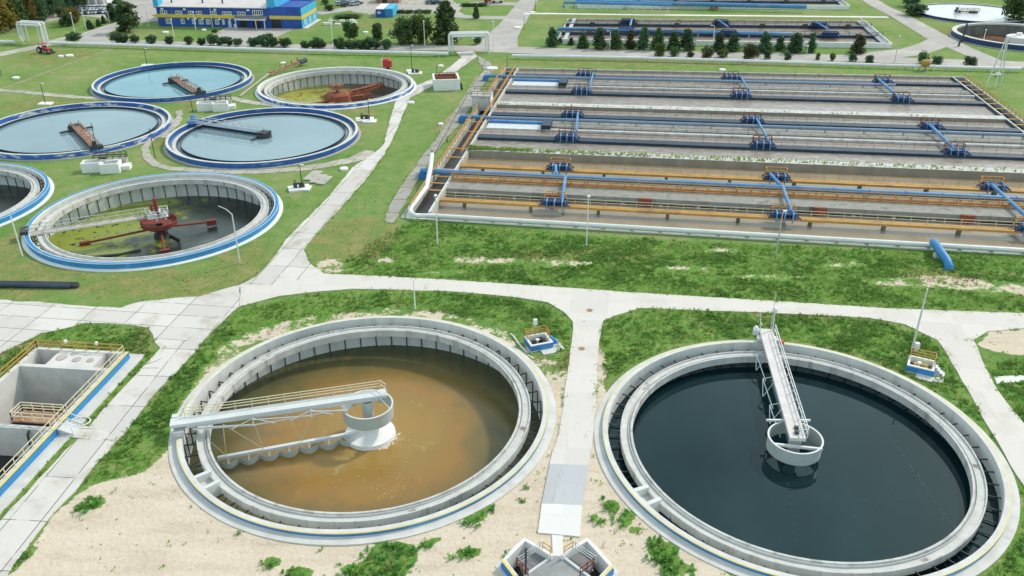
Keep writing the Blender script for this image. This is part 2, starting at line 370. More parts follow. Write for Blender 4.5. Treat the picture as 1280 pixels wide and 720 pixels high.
def inside(poly, X, Y):
    res = np.zeros(X.shape, bool); n = len(poly)
    for i in range(n):
        x0, y0 = poly[i][0], poly[i][1]; x1, y1 = poly[(i + 1) % n][0], poly[(i + 1) % n][1]
        c = ((y0 > Y) != (y1 > Y)) & (X < (x1 - x0) * (Y - y0) / (y1 - y0 + 1e-12) + x0); res ^= c
    return res
def axis(a, b, st, far):
    xs = list(np.arange(a, b, st)); g = st; x = xs[-1]
    while x < far: g *= 1.35; x += g; xs.append(x)
    g = st; x = xs[0]; pre = []
    while x > -far: g *= 1.35; x -= g; pre.append(x)
    return np.array(pre[::-1] + xs)
gx = axis(-126, 186, .6, 1500); gy = axis(40, 345, .6, 1800); gy = gy[gy > -60]
GX, GY = np.meshgrid(gx, gy)
# where the photograph shows bare sand, rank weeds and parched turf, as areas on the site
def area(pxs, z=0.0):
    return inside([at(x, y, z) for x, y in pxs], GX, GY).astype(float)
def blob(px, py, rx, ry):
    c = at(px, py); e = at(px + rx, py); f_ = at(px, py - ry)
    a = (e - c).length; b = max((f_ - c).length, .3)
    d = ((GX - c.x) / a) ** 2 + ((GY - c.y) / b) ** 2
    return np.clip(1.5 - d, 0, 1)
def blur(a, n):
    for _ in range(n):
        p = np.pad(a, 1, mode='edge'); a = (p[:-2, 1:-1] + p[2:, 1:-1] + p[1:-1, :-2] + p[1:-1, 2:] + 2 * a) / 6
    return a
sand = area([(-40, 760), (20, 705), (60, 648), (100, 613), (135, 600), (185, 590), (214, 558), (224, 515), (300, 500), (420, 450), (560, 450),
             (660, 480), (692, 470), (704, 462), (712, 474), (716, 440), (752, 440), (757, 452), (752, 540), (775, 600), (830, 660), (960, 760)])
sand = np.maximum(sand, area([(1222, 432), (1240, 414), (1300, 408), (1300, 447), (1240, 440)]))
sand = np.maximum(sand, .48 * area([(1090, 345), (1180, 342), (1300, 350), (1300, 372), (1180, 362), (1090, 358)]))
for b_ in [(610, 325, 60, 6), (700, 328, 60, 5), (415, 332, 35, 10), (905, 312, 40, 4), (860, 335, 60, 4), (960, 345, 70, 4), (560, 340, 40, 4), (480, 325, 20, 6), (1060, 330, 40, 4), (1245, 490, 40, 4), (690, 440, 14, 20), (745, 435, 8, 25)]:
    sand = np.maximum(sand, .50 * blob(*b_))
sand = np.maximum(sand, .45 * area([(222, 520), (235, 480), (285, 420), (350, 398), (420, 388), (490, 383), (560, 387), (640, 412), (690, 450), (700, 500)]))
sand = blur(sand, 3)
lush = area([(405, 345), (470, 305), (520, 275), (700, 292), (1000, 308), (1280, 318), (1300, 390), (1000, 378), (800, 366), (640, 353), (480, 345)])
lush = np.maximum(lush, area([(100, 613), (160, 538), (225, 462), (300, 385), (400, 366), (560, 362), (690, 378), (714, 402), (708, 470), (640, 405), (490, 380), (330, 415), (262, 452), (222, 530), (205, 575), (150, 600)]))
lush = np.maximum(lush, area([(754, 400), (800, 386), (960, 390), (1090, 398), (1170, 425), (1225, 512), (1290, 620), (1290, 730), (1230, 730), (1270, 620), (1180, 490), (1080, 440), (960, 420), (840, 430), (752, 480), (745, 440)]))
lush = np.maximum(lush, area([(1235, 455), (1300, 445), (1300, 530), (1270, 520)]))
lush = np.maximum(lush, .9 * area([(640, 72), (900, 77), (1280, 89), (1280, 92), (900, 80), (640, 74.5)])); lush = np.maximum(lush, .75 * area([(380, 66), (560, 70), (560, 76), (470, 76), (380, 70)])); lush = np.maximum(lush, .8 * area([(0, 450), (50, 417), (105, 404), (185, 410), (201, 437), (130, 512), (0, 650)]))
WEEDS = [(490, 695, 34, 20), (470, 712, 45, 14), (590, 648, 14, 7), (603, 640, 9, 8), (340, 702, 14, 8), (375, 715, 20, 8), (255, 630, 10, 6), (272, 640, 12, 4), (585, 690, 20, 5), (640, 690, 10, 4), (765, 632, 12, 9), (780, 650, 10, 10),
         (793, 662, 10, 6), (792, 640, 7, 6), (830, 690, 20, 14), (845, 710, 20, 12), (820, 677, 10, 6), (868, 712, 6, 6), (657, 622, 5, 4), (660, 608, 4, 4), (742, 643, 6, 4), (752, 650, 5, 4), (35, 690, 8, 8), (20, 705, 8, 8), (42, 672, 6, 5), (410, 680, 5, 4), (610, 632, 9, 5),
         (310, 662, 6, 5), (120, 628, 12, 8), (100, 632, 6, 4), (545, 675, 10, 4), (625, 615, 6, 5), (470, 676, 14, 5), (535, 680, 9, 5)]
weed = np.zeros_like(GX)
for b_ in WEEDS: weed = np.maximum(weed, blob(*b_))
sand = np.clip(sand - weed * .9, 0, 1)
lush = np.clip(np.maximum(blur(lush, 3), weed), 0, 1)
dry = np.zeros_like(GX)
for b_ in [(30, 350, 90, 22), (200, 355, 120, 18), (440, 300, 60, 30), (160, 240, 60, 20), (20, 310, 40, 30), (450, 140, 30, 8), (210, 170, 25, 12), (730, 318, 120, 8), (560, 160, 25, 10), (240, 130, 20, 8), (880, 78, 300, 5), (880, 22, 260, 5), (1190, 40, 20, 8), (620, 105, 14, 20), (60, 70, 60, 10), (575, 145, 12, 12),
           (1180, 345, 60, 10), (480, 30, 60, 6), (60, 130, 60, 10), (300, 330, 40, 30), (20, 435, 50, 10), (180, 425, 20, 20), (725, 470, 40, 30), (1030, 395, 120, 6), (640, 450, 60, 14)]:
    dry = np.maximum(dry, blob(*b_))
dry = blur(dry, 4)
hole = np.zeros(GX.shape, bool)
for k, c in TANKS.items(): hole |= np.hypot(GX - c[0], GY - c[1]) < RAD[k] - .55
for poly in (BASIN, PIT_Q, CH): hole |= inside(poly, GX, GY)
n1 = np.sin(GX * .21 + 1.3 * np.sin(GY * .13)) * np.sin(GY * .17 + GX * .05)
near = np.clip((150 - GY) / 60, 0, 1)
GZ = .06 * n1 * near - .06 + .05 * lush * np.random.rand(*GX.shape) * near
# spoil bank between the road and the basin
NY, NX = GX.shape
me = bpy.data.meshes.new('ground')
idx = np.arange(NX * NY).reshape(NY, NX)
q = np.stack([idx[:-1, :-1], idx[:-1, 1:], idx[1:, 1:], idx[1:, :-1]], -1).reshape(-1, 4)
hv = hole.reshape(-1); q = q[~hv[q].any(1)]
used = np.unique(q); remap = -np.ones(NX * NY, int); remap[used] = np.arange(len(used)); q = remap[q]
co = np.stack([GX, GY, GZ], -1).reshape(-1, 3)[used]
me.vertices.add(len(used)); me.vertices.foreach_set('co', co.ravel().astype(np.float32))
me.loops.add(q.size); me.loops.foreach_set('vertex_index', q.ravel().astype(np.int32))
me.polygons.add(len(q)); me.polygons.foreach_set('loop_start', np.arange(0, q.size, 4, dtype=np.int32)); me.polygons.foreach_set('loop_total', np.full(len(q), 4, dtype=np.int32))
me.update(calc_edges=True); me.shade_smooth()
for nm, arr in (('sand', sand), ('lush', lush), ('dry', dry)):
    a = me.attributes.new(nm, 'FLOAT', 'POINT'); a.data.foreach_set('value', arr.reshape(-1)[used].astype(np.float32))
def ground_mat():
    m, nt, b = new_mat('turf weeds and sand'); v = coord(nt)
    def att(n):
        a = nt.nodes.new('ShaderNodeAttribute'); a.attribute_name = n; return a.outputs['Fac']
    big = nz(nt, v, .045, 4); mid = nz(nt, v, .35, 5, .6); fine = nz(nt, v, 2.2, 5, .65); vf = nz(nt, v, 9., 3)
    k = mth(nt, 'ADD', mth(nt, 'MULTIPLY', big, .45), mth(nt, 'ADD', mth(nt, 'MULTIPLY', mid, .35), mth(nt, 'MULTIPLY', fine, .3)))
    lawn = ramp(nt, k, [(.36, (.085, .195, .044)), (.48, (.150, .265, .066)), (.58, (.22, .30, .098)), (.70, (.34, .32, .16))])
    lus = ramp(nt, mth(nt, 'ADD', mth(nt, 'MULTIPLY', mid, .5), mth(nt, 'MULTIPLY', fine, .5)), [(.36, (.085, .20, .040)), (.47, (.14, .28, .055)), (.57, (.22, .31, .085)), (.66, (.40, .34, .20))])
    dr = ramp(nt, mth(nt, 'ADD', mth(nt, 'MULTIPLY', mid, .5), mth(nt, 'MULTIPLY', fine, .5)), [(.38, (.13, .22, .05)), (.52, (.24, .26, .09)), (.66, (.38, .31, .16))])
    c = mixc(nt, step(nt, mth(nt, 'ADD', att('lush'), mth(nt, 'MULTIPLY', mth(nt, 'SUBTRACT', mid, .5), .8)), .3, .7), lawn, lus)
    c = mixc(nt, step(nt, mth(nt, 'ADD', mth(nt, 'MULTIPLY', att('dry'), .72), mth(nt, 'MULTIPLY', mth(nt, 'SUBTRACT', mid, .5), 1.6)), .25, .75), c, dr)
    c = mixc(nt, mth(nt, 'MULTIPLY', step(nt, vf, .35, .7), .35), c, mixc(nt, 1., c, (.55, .6, .5), 'MULTIPLY'))
    sm = nz(nt, coord(nt, 'Object', (.12, .5, 1)), 1., 6, .6)
    sd = ramp(nt, mth(nt, 'ADD', mth(nt, 'MULTIPLY', sm, .6), mth(nt, 'MULTIPLY', fine, .4)), [(.34, (.53, .44, .335)), (.50, (.65, .55, .435)), (.68, (.72, .63, .52))])
    sd = mixc(nt, mth(nt, 'MULTIPLY', step(nt, vf, .62, .85), .5), sd, (.46, .37, .27))
    sf = step(nt, mth(nt, 'ADD', att('sand'), mth(nt, 'ADD', mth(nt, 'MULTIPLY', mth(nt, 'SUBTRACT', mid, .5), 1.1), mth(nt, 'MULTIPLY', mth(nt, 'SUBTRACT', fine, .5), .5))), .40, .52)
    c = mixc(nt, sf, c, sd)
    nt.links.new(c, b.inputs['Base Color']); b.inputs['Roughness'].default_value = .95; b.inputs['Specular IOR Level'].default_value = .1
    bump(nt, b, mth(nt, 'ADD', mth(nt, 'MULTIPLY', fine, .7), mth(nt, 'MULTIPLY', vf, .3)), .8, .25); return m
me.materials.append(ground_mat())
ground = bpy.data.objects.new('ground', me); COL.objects.link(ground); tag(ground, kind='structure')

# ================================================================== ROADS AND PATHS
ROADS = []
def road(name, px, m, lvl=0, ang=0., jit=.08, world=None, dens=1.5, z0=.03):
    """flat slab on an outline; edges broken up a little; UV in metres along the direction ang"""
    pts = world or [at(x, y) for x, y in px]; P2 = []; ROADS.append([(p[0], p[1]) for p in pts])
    for i in range(len(pts)):
        a, b = Vector(pts[i]), Vector(pts[(i + 1) % len(pts)]); L = (b - a).length; n = max(1, int(L / dens)); nrm = Vector((-(b - a).y, (b - a).x, 0)).normalized() if L > 1e-6 else Vector()
        for k in range(n): P2.append(a.lerp(b, k / n) + nrm * random.uniform(-jit, jit) * (1 if k else .3))
    z = z0 + .006 * lvl
    P2 = [Vector((p.x, p.y, z)) for p in P2]
    bm = bmesh.new(); vs = [bm.verts.new(p) for p in P2]
    for t in tessellate_polygon([P2]):
        try: bm.faces.new([vs[i] for i in t])
        except ValueError: pass
    # turned-down edge so that the slab has a side
    lo = [bm.verts.new((p.x, p.y, -.15)) for p in P2]
    for i in range(len(P2)):
        j = (i + 1) % len(P2); bm.faces.new([vs[i], vs[j], lo[j], lo[i]])
    bmesh.ops.recalc_face_normals(bm, faces=bm.faces)
    uv = bm.loops.layers.uv.new('UVMap'); ca, sa = math.cos(ang), math.sin(ang)
    for f in bm.faces:
        for l in f.loops: l[uv].uv = (l.vert.co.x * ca + l.vert.co.y * sa + 500, -l.vert.co.x * sa + l.vert.co.y * ca + 500)
    me = bpy.data.meshes.new(name); bm.to_mesh(me); bm.free(); me.materials.append(m)
    up = [f for f in me.polygons]
    if sum(f.normal.z * f.area for f in up) < 0: me.flip_normals()
    o = bpy.data.objects.new(name, me); COL.objects.link(o); return tag(o, kind='structure')
def ribbon(name, px, w, m, lvl=0, jit=.06, world=None, ang=None):
    c = world or [at(x, y) for x, y in px]
    l, r = [], []
    for i, p in enumerate(c):
        d = (c[min(i + 1, len(c) - 1)] - c[max(i - 1, 0)]).normalized(); n = Vector((-d.y, d.x, 0)); ww = w[i] if isinstance(w, (list, tuple)) else w
        l.append(p + n * ww / 2); r.append(p - n * ww / 2)
    d = c[-1] - c[0]
    return road(name, None, m, lvl, math.atan2(d.y, d.x) if ang is None else ang, jit, world=l + r[::-1])
def seg_ang(a, b): d = at(*b) - at(*a); return math.atan2(d.y, d.x)
road('cross_road', [(300, 356), (330, 346), (405, 342), (480, 345), (640, 355), (800, 366), (960, 376), (1120, 386), (1285, 392), (1400, 398), (1400, 420), (1285, 410), (1235, 414), (1217, 425), (1172, 425), (1130, 405), (1085, 397), (960, 391), (800, 385), (770, 394), (754, 401),
                    (716, 402), (705, 390), (685, 378), (640, 371), (560, 364), (440, 361), (400, 364), (350, 370), (300, 383)], M['slab_new'], 0, seg_ang((480, 345), (1280, 392)))
road('west_road', [(-30, 372), (60, 379), (150, 385), (180, 376), (250, 371), (300, 356), (300, 383), (262, 417), (201, 435), (185, 410), (160, 406), (105, 404), (50, 417), (20, 432), (-30, 462)], M['slab'], 1, seg_ang((0, 374), (150, 384)), .25)
road('left_road', [(201, 435), (262, 417), (225, 460), (185, 502), (157, 540), (125, 574), (95, 613), (62, 646), (30, 690), (-10, 745), (-72, 830), (-225, 830), (-90, 728), (0, 652), (47, 600), (82, 563), (107, 540), (130, 511)], M['slab'], 0, seg_ang((160, 490), (20, 660)), .12)
road('right_road', [(1172, 425), (1217, 425), (1232, 460), (1242, 480), (1260, 505), (1300, 552), (1360, 640), (1500, 850), (1440, 850), (1310, 652), (1272, 596), (1240, 541), (1222, 510), (1197, 465)], M['slab_new'], 1, seg_ang((1197, 450), (1260, 545)))
road('side_path', [(1243, 471), (1400, 462), (1400, 470), (1246, 480)], M['slab_white'], 2, 0, .04)
road('middle_road', [(716, 402), (754, 401), (749, 427), (746, 480), (742, 540), (736, 582), (687, 580), (699, 540), (704, 510), (706, 485), (710, 460), (715, 422)], M['slab_new'], 1, seg_ang((720, 560), (735, 402)))
road('grey_slab', [(687, 580), (736, 582), (728, 632), (677, 630)], M['slab_grey'], 2, seg_ang((700, 630), (712, 580)), .03)
road('white_slab', [(677, 630), (728, 632), (725, 671), (672, 666)], M['slab_white'], 3, seg_ang((700, 660), (704, 630)), .03)
road('chamber_path', [(690, 669), (704, 670), (703, 697), (691, 697)], M['slab_white'], 4, 0, .01)
road('north_road', [(300, 356), (320, 346), (342, 322), (357, 300), (390, 267), (412, 245), (440, 210), (467, 192), (480, 180), (490, 140), (495, 125), (520, 107), (545, 97), (560, 85), (577, 72), (570, 65), (592, 64), (597, 70), (587, 77), (570, 90), (545, 105), (513, 122), (505, 140), (490, 175), (479, 195), (455, 227), (425, 260), (396, 292), (379, 312), (388, 330), (405, 342), (350, 356)], M['slab'], 2, seg_ang((360, 310), (460, 200)), .12)
road('slab_strip', [(597, 70), (612, 77), (617, 88), (602, 110), (590, 132), (572, 158), (552, 180), (527, 217), (507, 252), (492, 279), (480, 277), (490, 250), (510, 220), (535, 187), (555, 160), (572, 135), (588, 108), (605, 88), (598, 76)], M['slab_old'], 3, seg_ang((485, 278), (540, 182)), .2)
ribbon('curved_path', [(497, 124), (440, 135), (400, 137), (360, 134), (320, 129), (285, 122), (250, 124), (175, 127), (120, 123), (80, 120), (30, 115), (-40, 110)], 2.3, M['slab_path'], 1, .3)
ribbon('inner_path', [(468, 190), (440, 200), (410, 206), (377, 211), (320, 215), (270, 214), (215, 211), (195, 206), (184, 196), (181, 184), (190, 174)], [4.5, 3, 2.6, 2.4, 2.2, 2.2, 1.9, 1.8, 1.8, 1.5, 1.2], M['slab_path'], 0, .25)
ribbon('trodden_path', [(200, 172), (212, 160), (222, 150), (225, 138)], [2.5, 2.2, 2., 1.], M['slab_path'], 0, .5)
ribbon('dirt_track', [(-20, 118), (25, 103), (80, 82), (140, 61)], 1.0, M['dirt'], 0, .25)
ribbon('dirt_track', [(545, 180), (560, 150), (585, 118), (596, 95)], 1.0, M['dirt'], 0, .3)
# the asphalt roads behind
ribbon('service_road', [(100, 51), (140, 51.5), (200, 54.5), (330, 58), (420, 59), (560, 60), (640, 62), (700, 64.5), (900, 69.5), (1060, 73), (1160, 77), (1235, 79), (1330, 83)], [7, 7, 7, 7, 7, 7, 9, 9.5, 9.5, 9, 8, 8, 8], M['asphalt'], 0, .1)
road('fork_road', [(95, 44), (152, 26), (164, 12), (166, -6), (199, -6), (199, 26), (160, 30), (138, 40), (132, 46), (140, 50), (150, 54), (101, 54)], M['asphalt'], 1, 0, .1)
ribbon('field_path', [(-30, 74), (0, 68), (50, 58), (75, 50), (97, 45)], [5, 5, 5, 5, 6], M['slab_path'], 1, .2)
ribbon('woodside_road', [(-40, 46), (0, 36), (40, 28), (75, 20), (110, 10), (150, -4), (170, -9)], 10, M['slab_path'], 0, .5)
road('forecourt', [(255, 54), (285, 34), (368, 36), (320, 58), (255, 56)], M['asphalt'], 2, 0, .1)
ribbon('north_lane', [(618, 62), (628, 45), (640, 30), (650, 16), (658, 4), (668, -8)], [14, 10, 8.5, 8, 7, 7], M['asphalt'], 1, .15)
ribbon('loop_road', [(640, 22), (600, 22), (572, 20), (562, 14), (570, 7), (600, 4), (640, 5), (656, 6)], 6.5, M['asphalt'], 2, .15)
road('yard', [(446, -8), (560, -8), (575, 10), (562, 17), (470, 19), (440, 15), (430, 6)], M['slab_path'], 1, 0, .3)
ribbon('yard_road', [(395, 17), (430, 12), (480, 8), (550, 9), (575, 9)], 7, M['asphalt'], 3, .1)
ribbon('thin_path', [(655, 17), (690, 17), (800, 18.5), (960, 20), (1110, 21.5)], 2.6, M['slab_white'], 2, .05)
ribbon('diagonal_road', [(1075, -8), (1100, 8), (1125, 20), (1172, 47), (1200, 60), (1228, 72), (1245, 80)], [6.5, 6.5, 7, 8, 7, 7, 7], M['asphalt'], 1, .1)
ribbon('bend_road', [(1178, 50), (1165, 57), (1140, 65), (1100, 69), (1060, 73)], [8, 8, 8.5, 9.5, 8], M['asphalt'], 2, .1)
road('parking_lot', [(100, 20), (112, 6), (170, -6), (168, 18), (150, 24)], M['asphalt'], 3, 0, .1)
def kerb(px, w=.3, h=.16):
    mb = MB(); P = [at(x, y) for x, y in px]
    for a, b in zip(P[:-1], P[1:]): mb.bar(a + Vector((0, 0, h / 2)), b + Vector((0, 0, h / 2)), w, h)
    tag(mb.build('kerb', M['kerb']), kind='structure')
kerb([(96, 45), (125, 35.5), (152, 26.5)]); kerb([(250, 56), (268, 43), (287, 34)])
kerb([(690, 69.3), (900, 75), (1060, 77.5)])
# ================================================================== ROUND TANKS
def gz(z): return z
def open_tank(key, label, zr, wz, paint, wmat, nbr=60, name='settling_tank', group='round settling tanks', rust_stain=None, boxes=(), wall='conc_wall', wl='water'):
    """wall, apron, launder ring hung inside on braces and bracket struts, water far below"""
    cx, cy = TANKS[key]; fr_ = key in ('FL', 'FR'); Ro = RAD[key] - (.25 if fr_ else 0); ri = Ro - (.55 if fr_ else .7)
    t = thing(name, label, 'tank', (cx, cy, 0), 0, group)
    mb = MB()
    mb.lathe([(Ro, -.3), (Ro, zr), (ri, zr), (ri, wz - .6)], n=120)
    if boxes:
        for a in boxes:        # outlet box between the wall and the trough
            Mx = Matrix.Rotation(a, 4, 'Z')
            for da in (-.055, .055):
                M2 = Matrix.Rotation(a + da, 4, 'Z'); mb.box(17.6, -.22, -1.0, ri + .05, .22, zr - .06, M2)
            mb.box(17.7, -1.0, -1.0, ri + .05, 1.0, -.35, Mx)
    mb.build('wall', M[wall], t)
    ap = .85 if fr_ else .6
    mb = MB(); mb.lathe([(Ro + ap, -.3), (Ro + ap, .06), (Ro + .003, .14)], n=120); mb.build('apron', M['conc_pale'] if paint == 'stripe' else M['white'], t)
    # coloured bands, 4 mm proud of the wall
    if paint == 'stripe':
        mb = MB(); mb.lathe([(Ro - .10, zr + .004), (Ro + .005, zr + .004), (Ro + .005, zr - .10)], n=120); mb.build('yellow_stripe', M['yellow'], t)
        mb = MB(); mb.lathe([(Ro + .006, zr - .10), (Ro + .006, zr - .36)], n=120); mb.build('blue_stripe', M['blue'], t)
        mb = MB(); mb.lathe([(ri - .004, zr - .05), (ri - .004, zr + .004), (Ro - .105, zr + .004)], n=120); mb.build('rim_top', M['conc_pale'], t)
    else:
        mb = MB()
        if key != 'E': mb.lathe([(Ro - .60, zr + .004), (Ro - .04, zr + .004), ], n=120)
        mb.lathe([(Ro + .005, zr - .05), (Ro + .005, .13)], n=120); mb.build('blue_band', M[paint], t)
        mb = MB(); mb.lathe([(Ro - .04, zr + .005), (Ro + .006, zr + .005), (Ro + .006, zr - .05)], n=120); mb.lathe([(ri - .005, zr - .2), (ri - .005, zr + .005), (Ro - .60, zr + .005)], n=120); mb.build('white_edge', M['white'], t)
    # launder: U section
    zt = zr - .4; mb = MB()
    mb.lathe([(17.85, zt), (17.72, zt), (17.72, zt - .18), (16.86, zt - .24), (16.80, zt + .03), (16.58, zt + .03), (16.58, zt - .86), (17.85, zt - .86)], n=120, close=True, mats=[0, 0, 1, 0, 0, 0, 0, 0])
    mb.build('trough', [M['conc'], M['trough']], t)
    mb = MB(); mb.lathe([(17.02, zt - .02), (16.98, zt - .02), (16.98, zt - .24)], n=120); mb.build('weir_plate', M['conc_wall'], t)
    b1 = MB(); b1.bar((17.86, 0, zt - .75), (ri - .02, 0, zt - .62), .09, .12)
    br = b1.build('brace', M['dark_steel'], t)
    b2 = MB(); b2.bar((16.7, 0, zt - .86), (ri - .03, 0, zt - 2.2), .05, .07); (b2.bar((ri - .06, 0, zt - .8), (ri - .06, 0, max(wz, zt - 4)), .13, .08) if key != 'FR' else None)
    st = b2.build('strut', M['dark_steel'], t)
    for k in range(nbr):
        for o in (br, st):
            if k == 0: continue
            c = o.copy(); COL.objects.link(c); c.parent = t; c.rotation_euler = (0, 0, 2 * math.pi * k / nbr)
    w = MB(); w.disc(ri + .02, n=120); wo = w.build('water', wmat, None); wo.location = (cx, cy, wz); tag(wo, kind='structure')
    return t
GRP = 'round settling tanks'
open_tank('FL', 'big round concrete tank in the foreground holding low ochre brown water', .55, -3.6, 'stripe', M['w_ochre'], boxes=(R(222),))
open_tank('FR', 'big round concrete tank in the foreground filled with dark mirror-like water', .55, -1.45, 'stripe', M['w_black'], boxes=(R(207),))
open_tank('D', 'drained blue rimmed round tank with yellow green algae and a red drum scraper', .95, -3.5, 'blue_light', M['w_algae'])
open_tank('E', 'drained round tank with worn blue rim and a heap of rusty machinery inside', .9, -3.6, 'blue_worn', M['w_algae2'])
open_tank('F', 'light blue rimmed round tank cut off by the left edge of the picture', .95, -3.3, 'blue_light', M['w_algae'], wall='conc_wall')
def full_tank(key, label, paint, wmat, zr=1.1, wz=.12, inner='conc_pale', ring=True, apron='conc_pale'):
    cx, cy = TANKS[key]; Ro = RAD[key]; ri = Ro - .55
    t = thing('settling_tank', label, 'tank', (cx, cy, 0), 0, GRP)
    mb = MB(); mb.lathe([(Ro, -.3), (Ro, zr), (ri, zr), (ri, -1.5)], n=120); mb.build('wall', M['conc_pale'], t)
    mb = MB(); mb.lathe([(Ro + .55, -.3), (Ro + .55, .04), (Ro + .003, .08)], n=120); mb.build('apron', M['conc_old'], t)
    mb = MB(); mb.lathe([(ri - .005, .14), (ri - .005, zr - .06)], n=120); mb.lathe([(Ro + .005, zr - .08), (Ro + .005, .07)], n=120); mb.build('blue_band', M[paint], t)
    if ring:
        mb = MB(); mb.lathe([(17.55, .42), (17.40, .42), (17.40, -.6)], n=120); mb.lathe([(16.9, -.6), (16.9, .62), (16.78, .62), (16.78, -.6)], n=120); mb.build('scum_baffle', M['pipe_dark'], t)
        mb = MB(); mb.lathe([(17.55, -.6), (17.55, .30), (18.4, .30), (18.4, -.6)], n=120); mb.build('trough', M[inner], t)
    w = MB(); w.disc(ri + .02, n=120); wo = w.build('water', wmat, None); wo.location = (cx, cy, wz); tag(wo, kind='structure')
    return t
full_tank('A', 'farthest of the round tanks on the left, blue rim and teal water', 'blue_rim', M['w_teal'])
full_tank('B', 'full round tank with flaking white and blue rim reaching the left edge', 'blue_worn', M['w_pale'])
full_tank('C', 'full round tank with pale blue grey water between the two drained tanks', 'blue_rim', M['w_pale'])
full_tank('G', 'far round tank with whitish water at the top right corner', 'blue_dark', M['w_white'], zr=1.0, wz=.7, ring=False)
t = full_tank('H', 'far emptied round tank with dark blue wall and white rim at the right edge', 'blue_dark', M['w_rustpool'], zr=1.6, wz=-2.2, ring=False)
mb = MB(); mb.lathe([(19.5, 1.62), (18.2, 1.62), (18.2, -2.6), (18.0, -2.6)], n=120); mb.build('inner_ring', M['conc_pale'], t)
mb = MB(); mb.lathe([(18.19, 1.1), (18.19, -2.5)], n=120); mb.build('stained_lining', M['conc_wet'], t)

# ------------------------------------------------------------------ scraper bridges (turn on the tank: things of their own)
def frame_of(key, ang): return TANKS[key], ang
def bridge_frame(key, ang, label, name='scraper_bridge', group='revolving scraper bridges'):
    c = TANKS[key]; return thing(name, label, 'scraper bridge', (c[0], c[1], 0), ang, group)
# local frame: x from the centre outwards along the bridge
# -- FL
a1 = math.atan2(71.9 - 76.7, -34.38 + 15.8)
t = bridge_frame('FL', a1, 'pale grey scraper bridge with cream handrail over the brown water')
mb = MB(); mb.box(-2.2, -.64, 1.10, 20.2, .64, 1.42); mb.box(-1.2, -.5, .75, 18.6, .5, 1.05); mb.build('deck', M['steel_pale'], t).location.z = .42
mb = MB(); mb.rail([(-1.6, -.68, 1.42), (18.8, -.68, 1.42)], sp=1.7, levels=(.38, .72, 1.05)); mb.rail([(-1.6, -.75, 1.45), (-2.1, .2, 1.45)], sp=1.); mb.build('handrail', M['cream_rail'], t).location.z = .42
mb = MB()
for x0, x1 in ((17.5, 12.0), (12.0, 6.0), (6., 2.2)):
    mb.tube([(x0, .9, .9), (x1, 1.1, .45)], .06, 5)
mb.tube([(18., .85, .75), (12., 1.1, .35), (2.2, .9, .55)], .09, 6)
for x in (12., 6.):
    mb.tube([(x, .75, 1.1), (x, 1.2, .3)], .06, 5); mb.tube([(x, .8, 1.0), (x + 2.2, 1.3, .35)], .05, 5); mb.tube([(x, .8, 1.0), (x - 2.2, 1.3, .35)], .05, 5)
mb.build('side_bracing', M['steel_pale'], t).location.z = .42
mb = MB(); mb.lathe([(2.75, -1.0), (2.75, .55), (2.67, .55), (2.67, -1.0)], n=64, close=True); d = mb.build('feed_drum', M['drum'], t)
mb = MB(); mb.lathe([(2.80, .49), (2.80, .58), (2.62, .58), (2.62, .49)], n=64, close=True); mb.build('rim_hoop', M['steel_pale'], d)
for x, y in ((2.5, .9), (2.5, -.9), (-2.3, 1.2), (-2.3, -1.2)):
    mb = MB(); mb.tube([(x, y, .4), (x * .6, y * .6, 1.5)], .06, 5); mb.build('hanger', M['steel_pale'], t)
mb = MB(); mb.tube([(-2.1, .2, 1.4), (-2.1, .2, 2.9)], .05, 5); mb.build('mast', M['steel_pale'], t)
mb = MB(); mb.box(18.9, -1.15, .62, 19.9, 1.15, 1.2); mb.box(18.6, -.3, 1.1, 20.0, .3, 1.46); mb.build('end_carriage', M['steel'], t)
for y in (-.9, .9):
    mb = MB(); mb.tube([(19.7, y - .1, .75), (19.7, y + .1, .75)], .2, 14); mb.build('wheel', M['rubber'], t)
mb = MB(); mb.box(19.5, -1.35, 1.06, 20.1, -.75, 1.9); mb.box(19.0, -1.25, 1.06, 19.4, -.8, 1.5); mb.build('drive_unit', M['steel_pale'], t)
# skimmer pipe with scalloped blades, floating beside the bridge
p0 = at(272, 573, -2.75); p1 = at(446, 541, -2.75)
inv = (Matrix.Translation(t.location) @ t.rotation_euler.to_matrix().to_4x4()).inverted()
p0 = inv @ p0; p1 = inv @ p1; dd = (p1 - p0); L = dd.length; dn = dd.normalized(); sd = Vector((-dn.y, dn.x, 0)); 
if (inv @ Vector((TANKS['FL'][0], 0, 0)) - p0).dot(sd) < 0: sd = -sd
mb = MB(); mb.bar(p0, p1, .42, .32); mb.build('skimmer_beam', M['steel_pale'], t)
nsc = 7
for k in range(nsc):
    mb = MB(); a = p0 + dn * (L * (k + .02) / nsc); w = L / nsc * .98; pts = []
    for j in range(11):
        s_ = j / 10; pts.append(a + dn * (w * s_) + sd * (.25 + .75 * math.sin(math.pi * s_)))
    for u, v in zip(pts[:-1], pts[1:]): mb.add([u + Vector((0, 0, -.85)), v + Vector((0, 0, -.85)), v + Vector((0, 0, -.2)), u + Vector((0, 0, -.2)), u + sd * .05 + Vector((0, 0, -.85)), v + sd * .05 + Vector((0, 0, -.85)), v + sd * .05 + Vector((0, 0, -.2)), u + sd * .05 + Vector((0, 0, -.2))], [(0, 1, 2, 3), (5, 4, 7, 6), (3, 2, 6, 7)])
    mid = a + dn * (w * .5); mb.bar(mid + Vector((0, 0, -.25)), mid + sd * 1.0 + Vector((0, 0, -.3)), .22, .25)
    mb.build('blade', M['drum'], t)
for f_, x in ((.06, 17.8), (.06, 15.), (.32, 12.), (.32, 15.), (.60, 6.), (.60, 8.5)): mb = MB(); mb.tube([(x, .8, 1.2), p0.lerp(p1, f_) + Vector((0, 0, .2))], .045, 5); mb.build('tie_rod', M['cream_rail'], t)
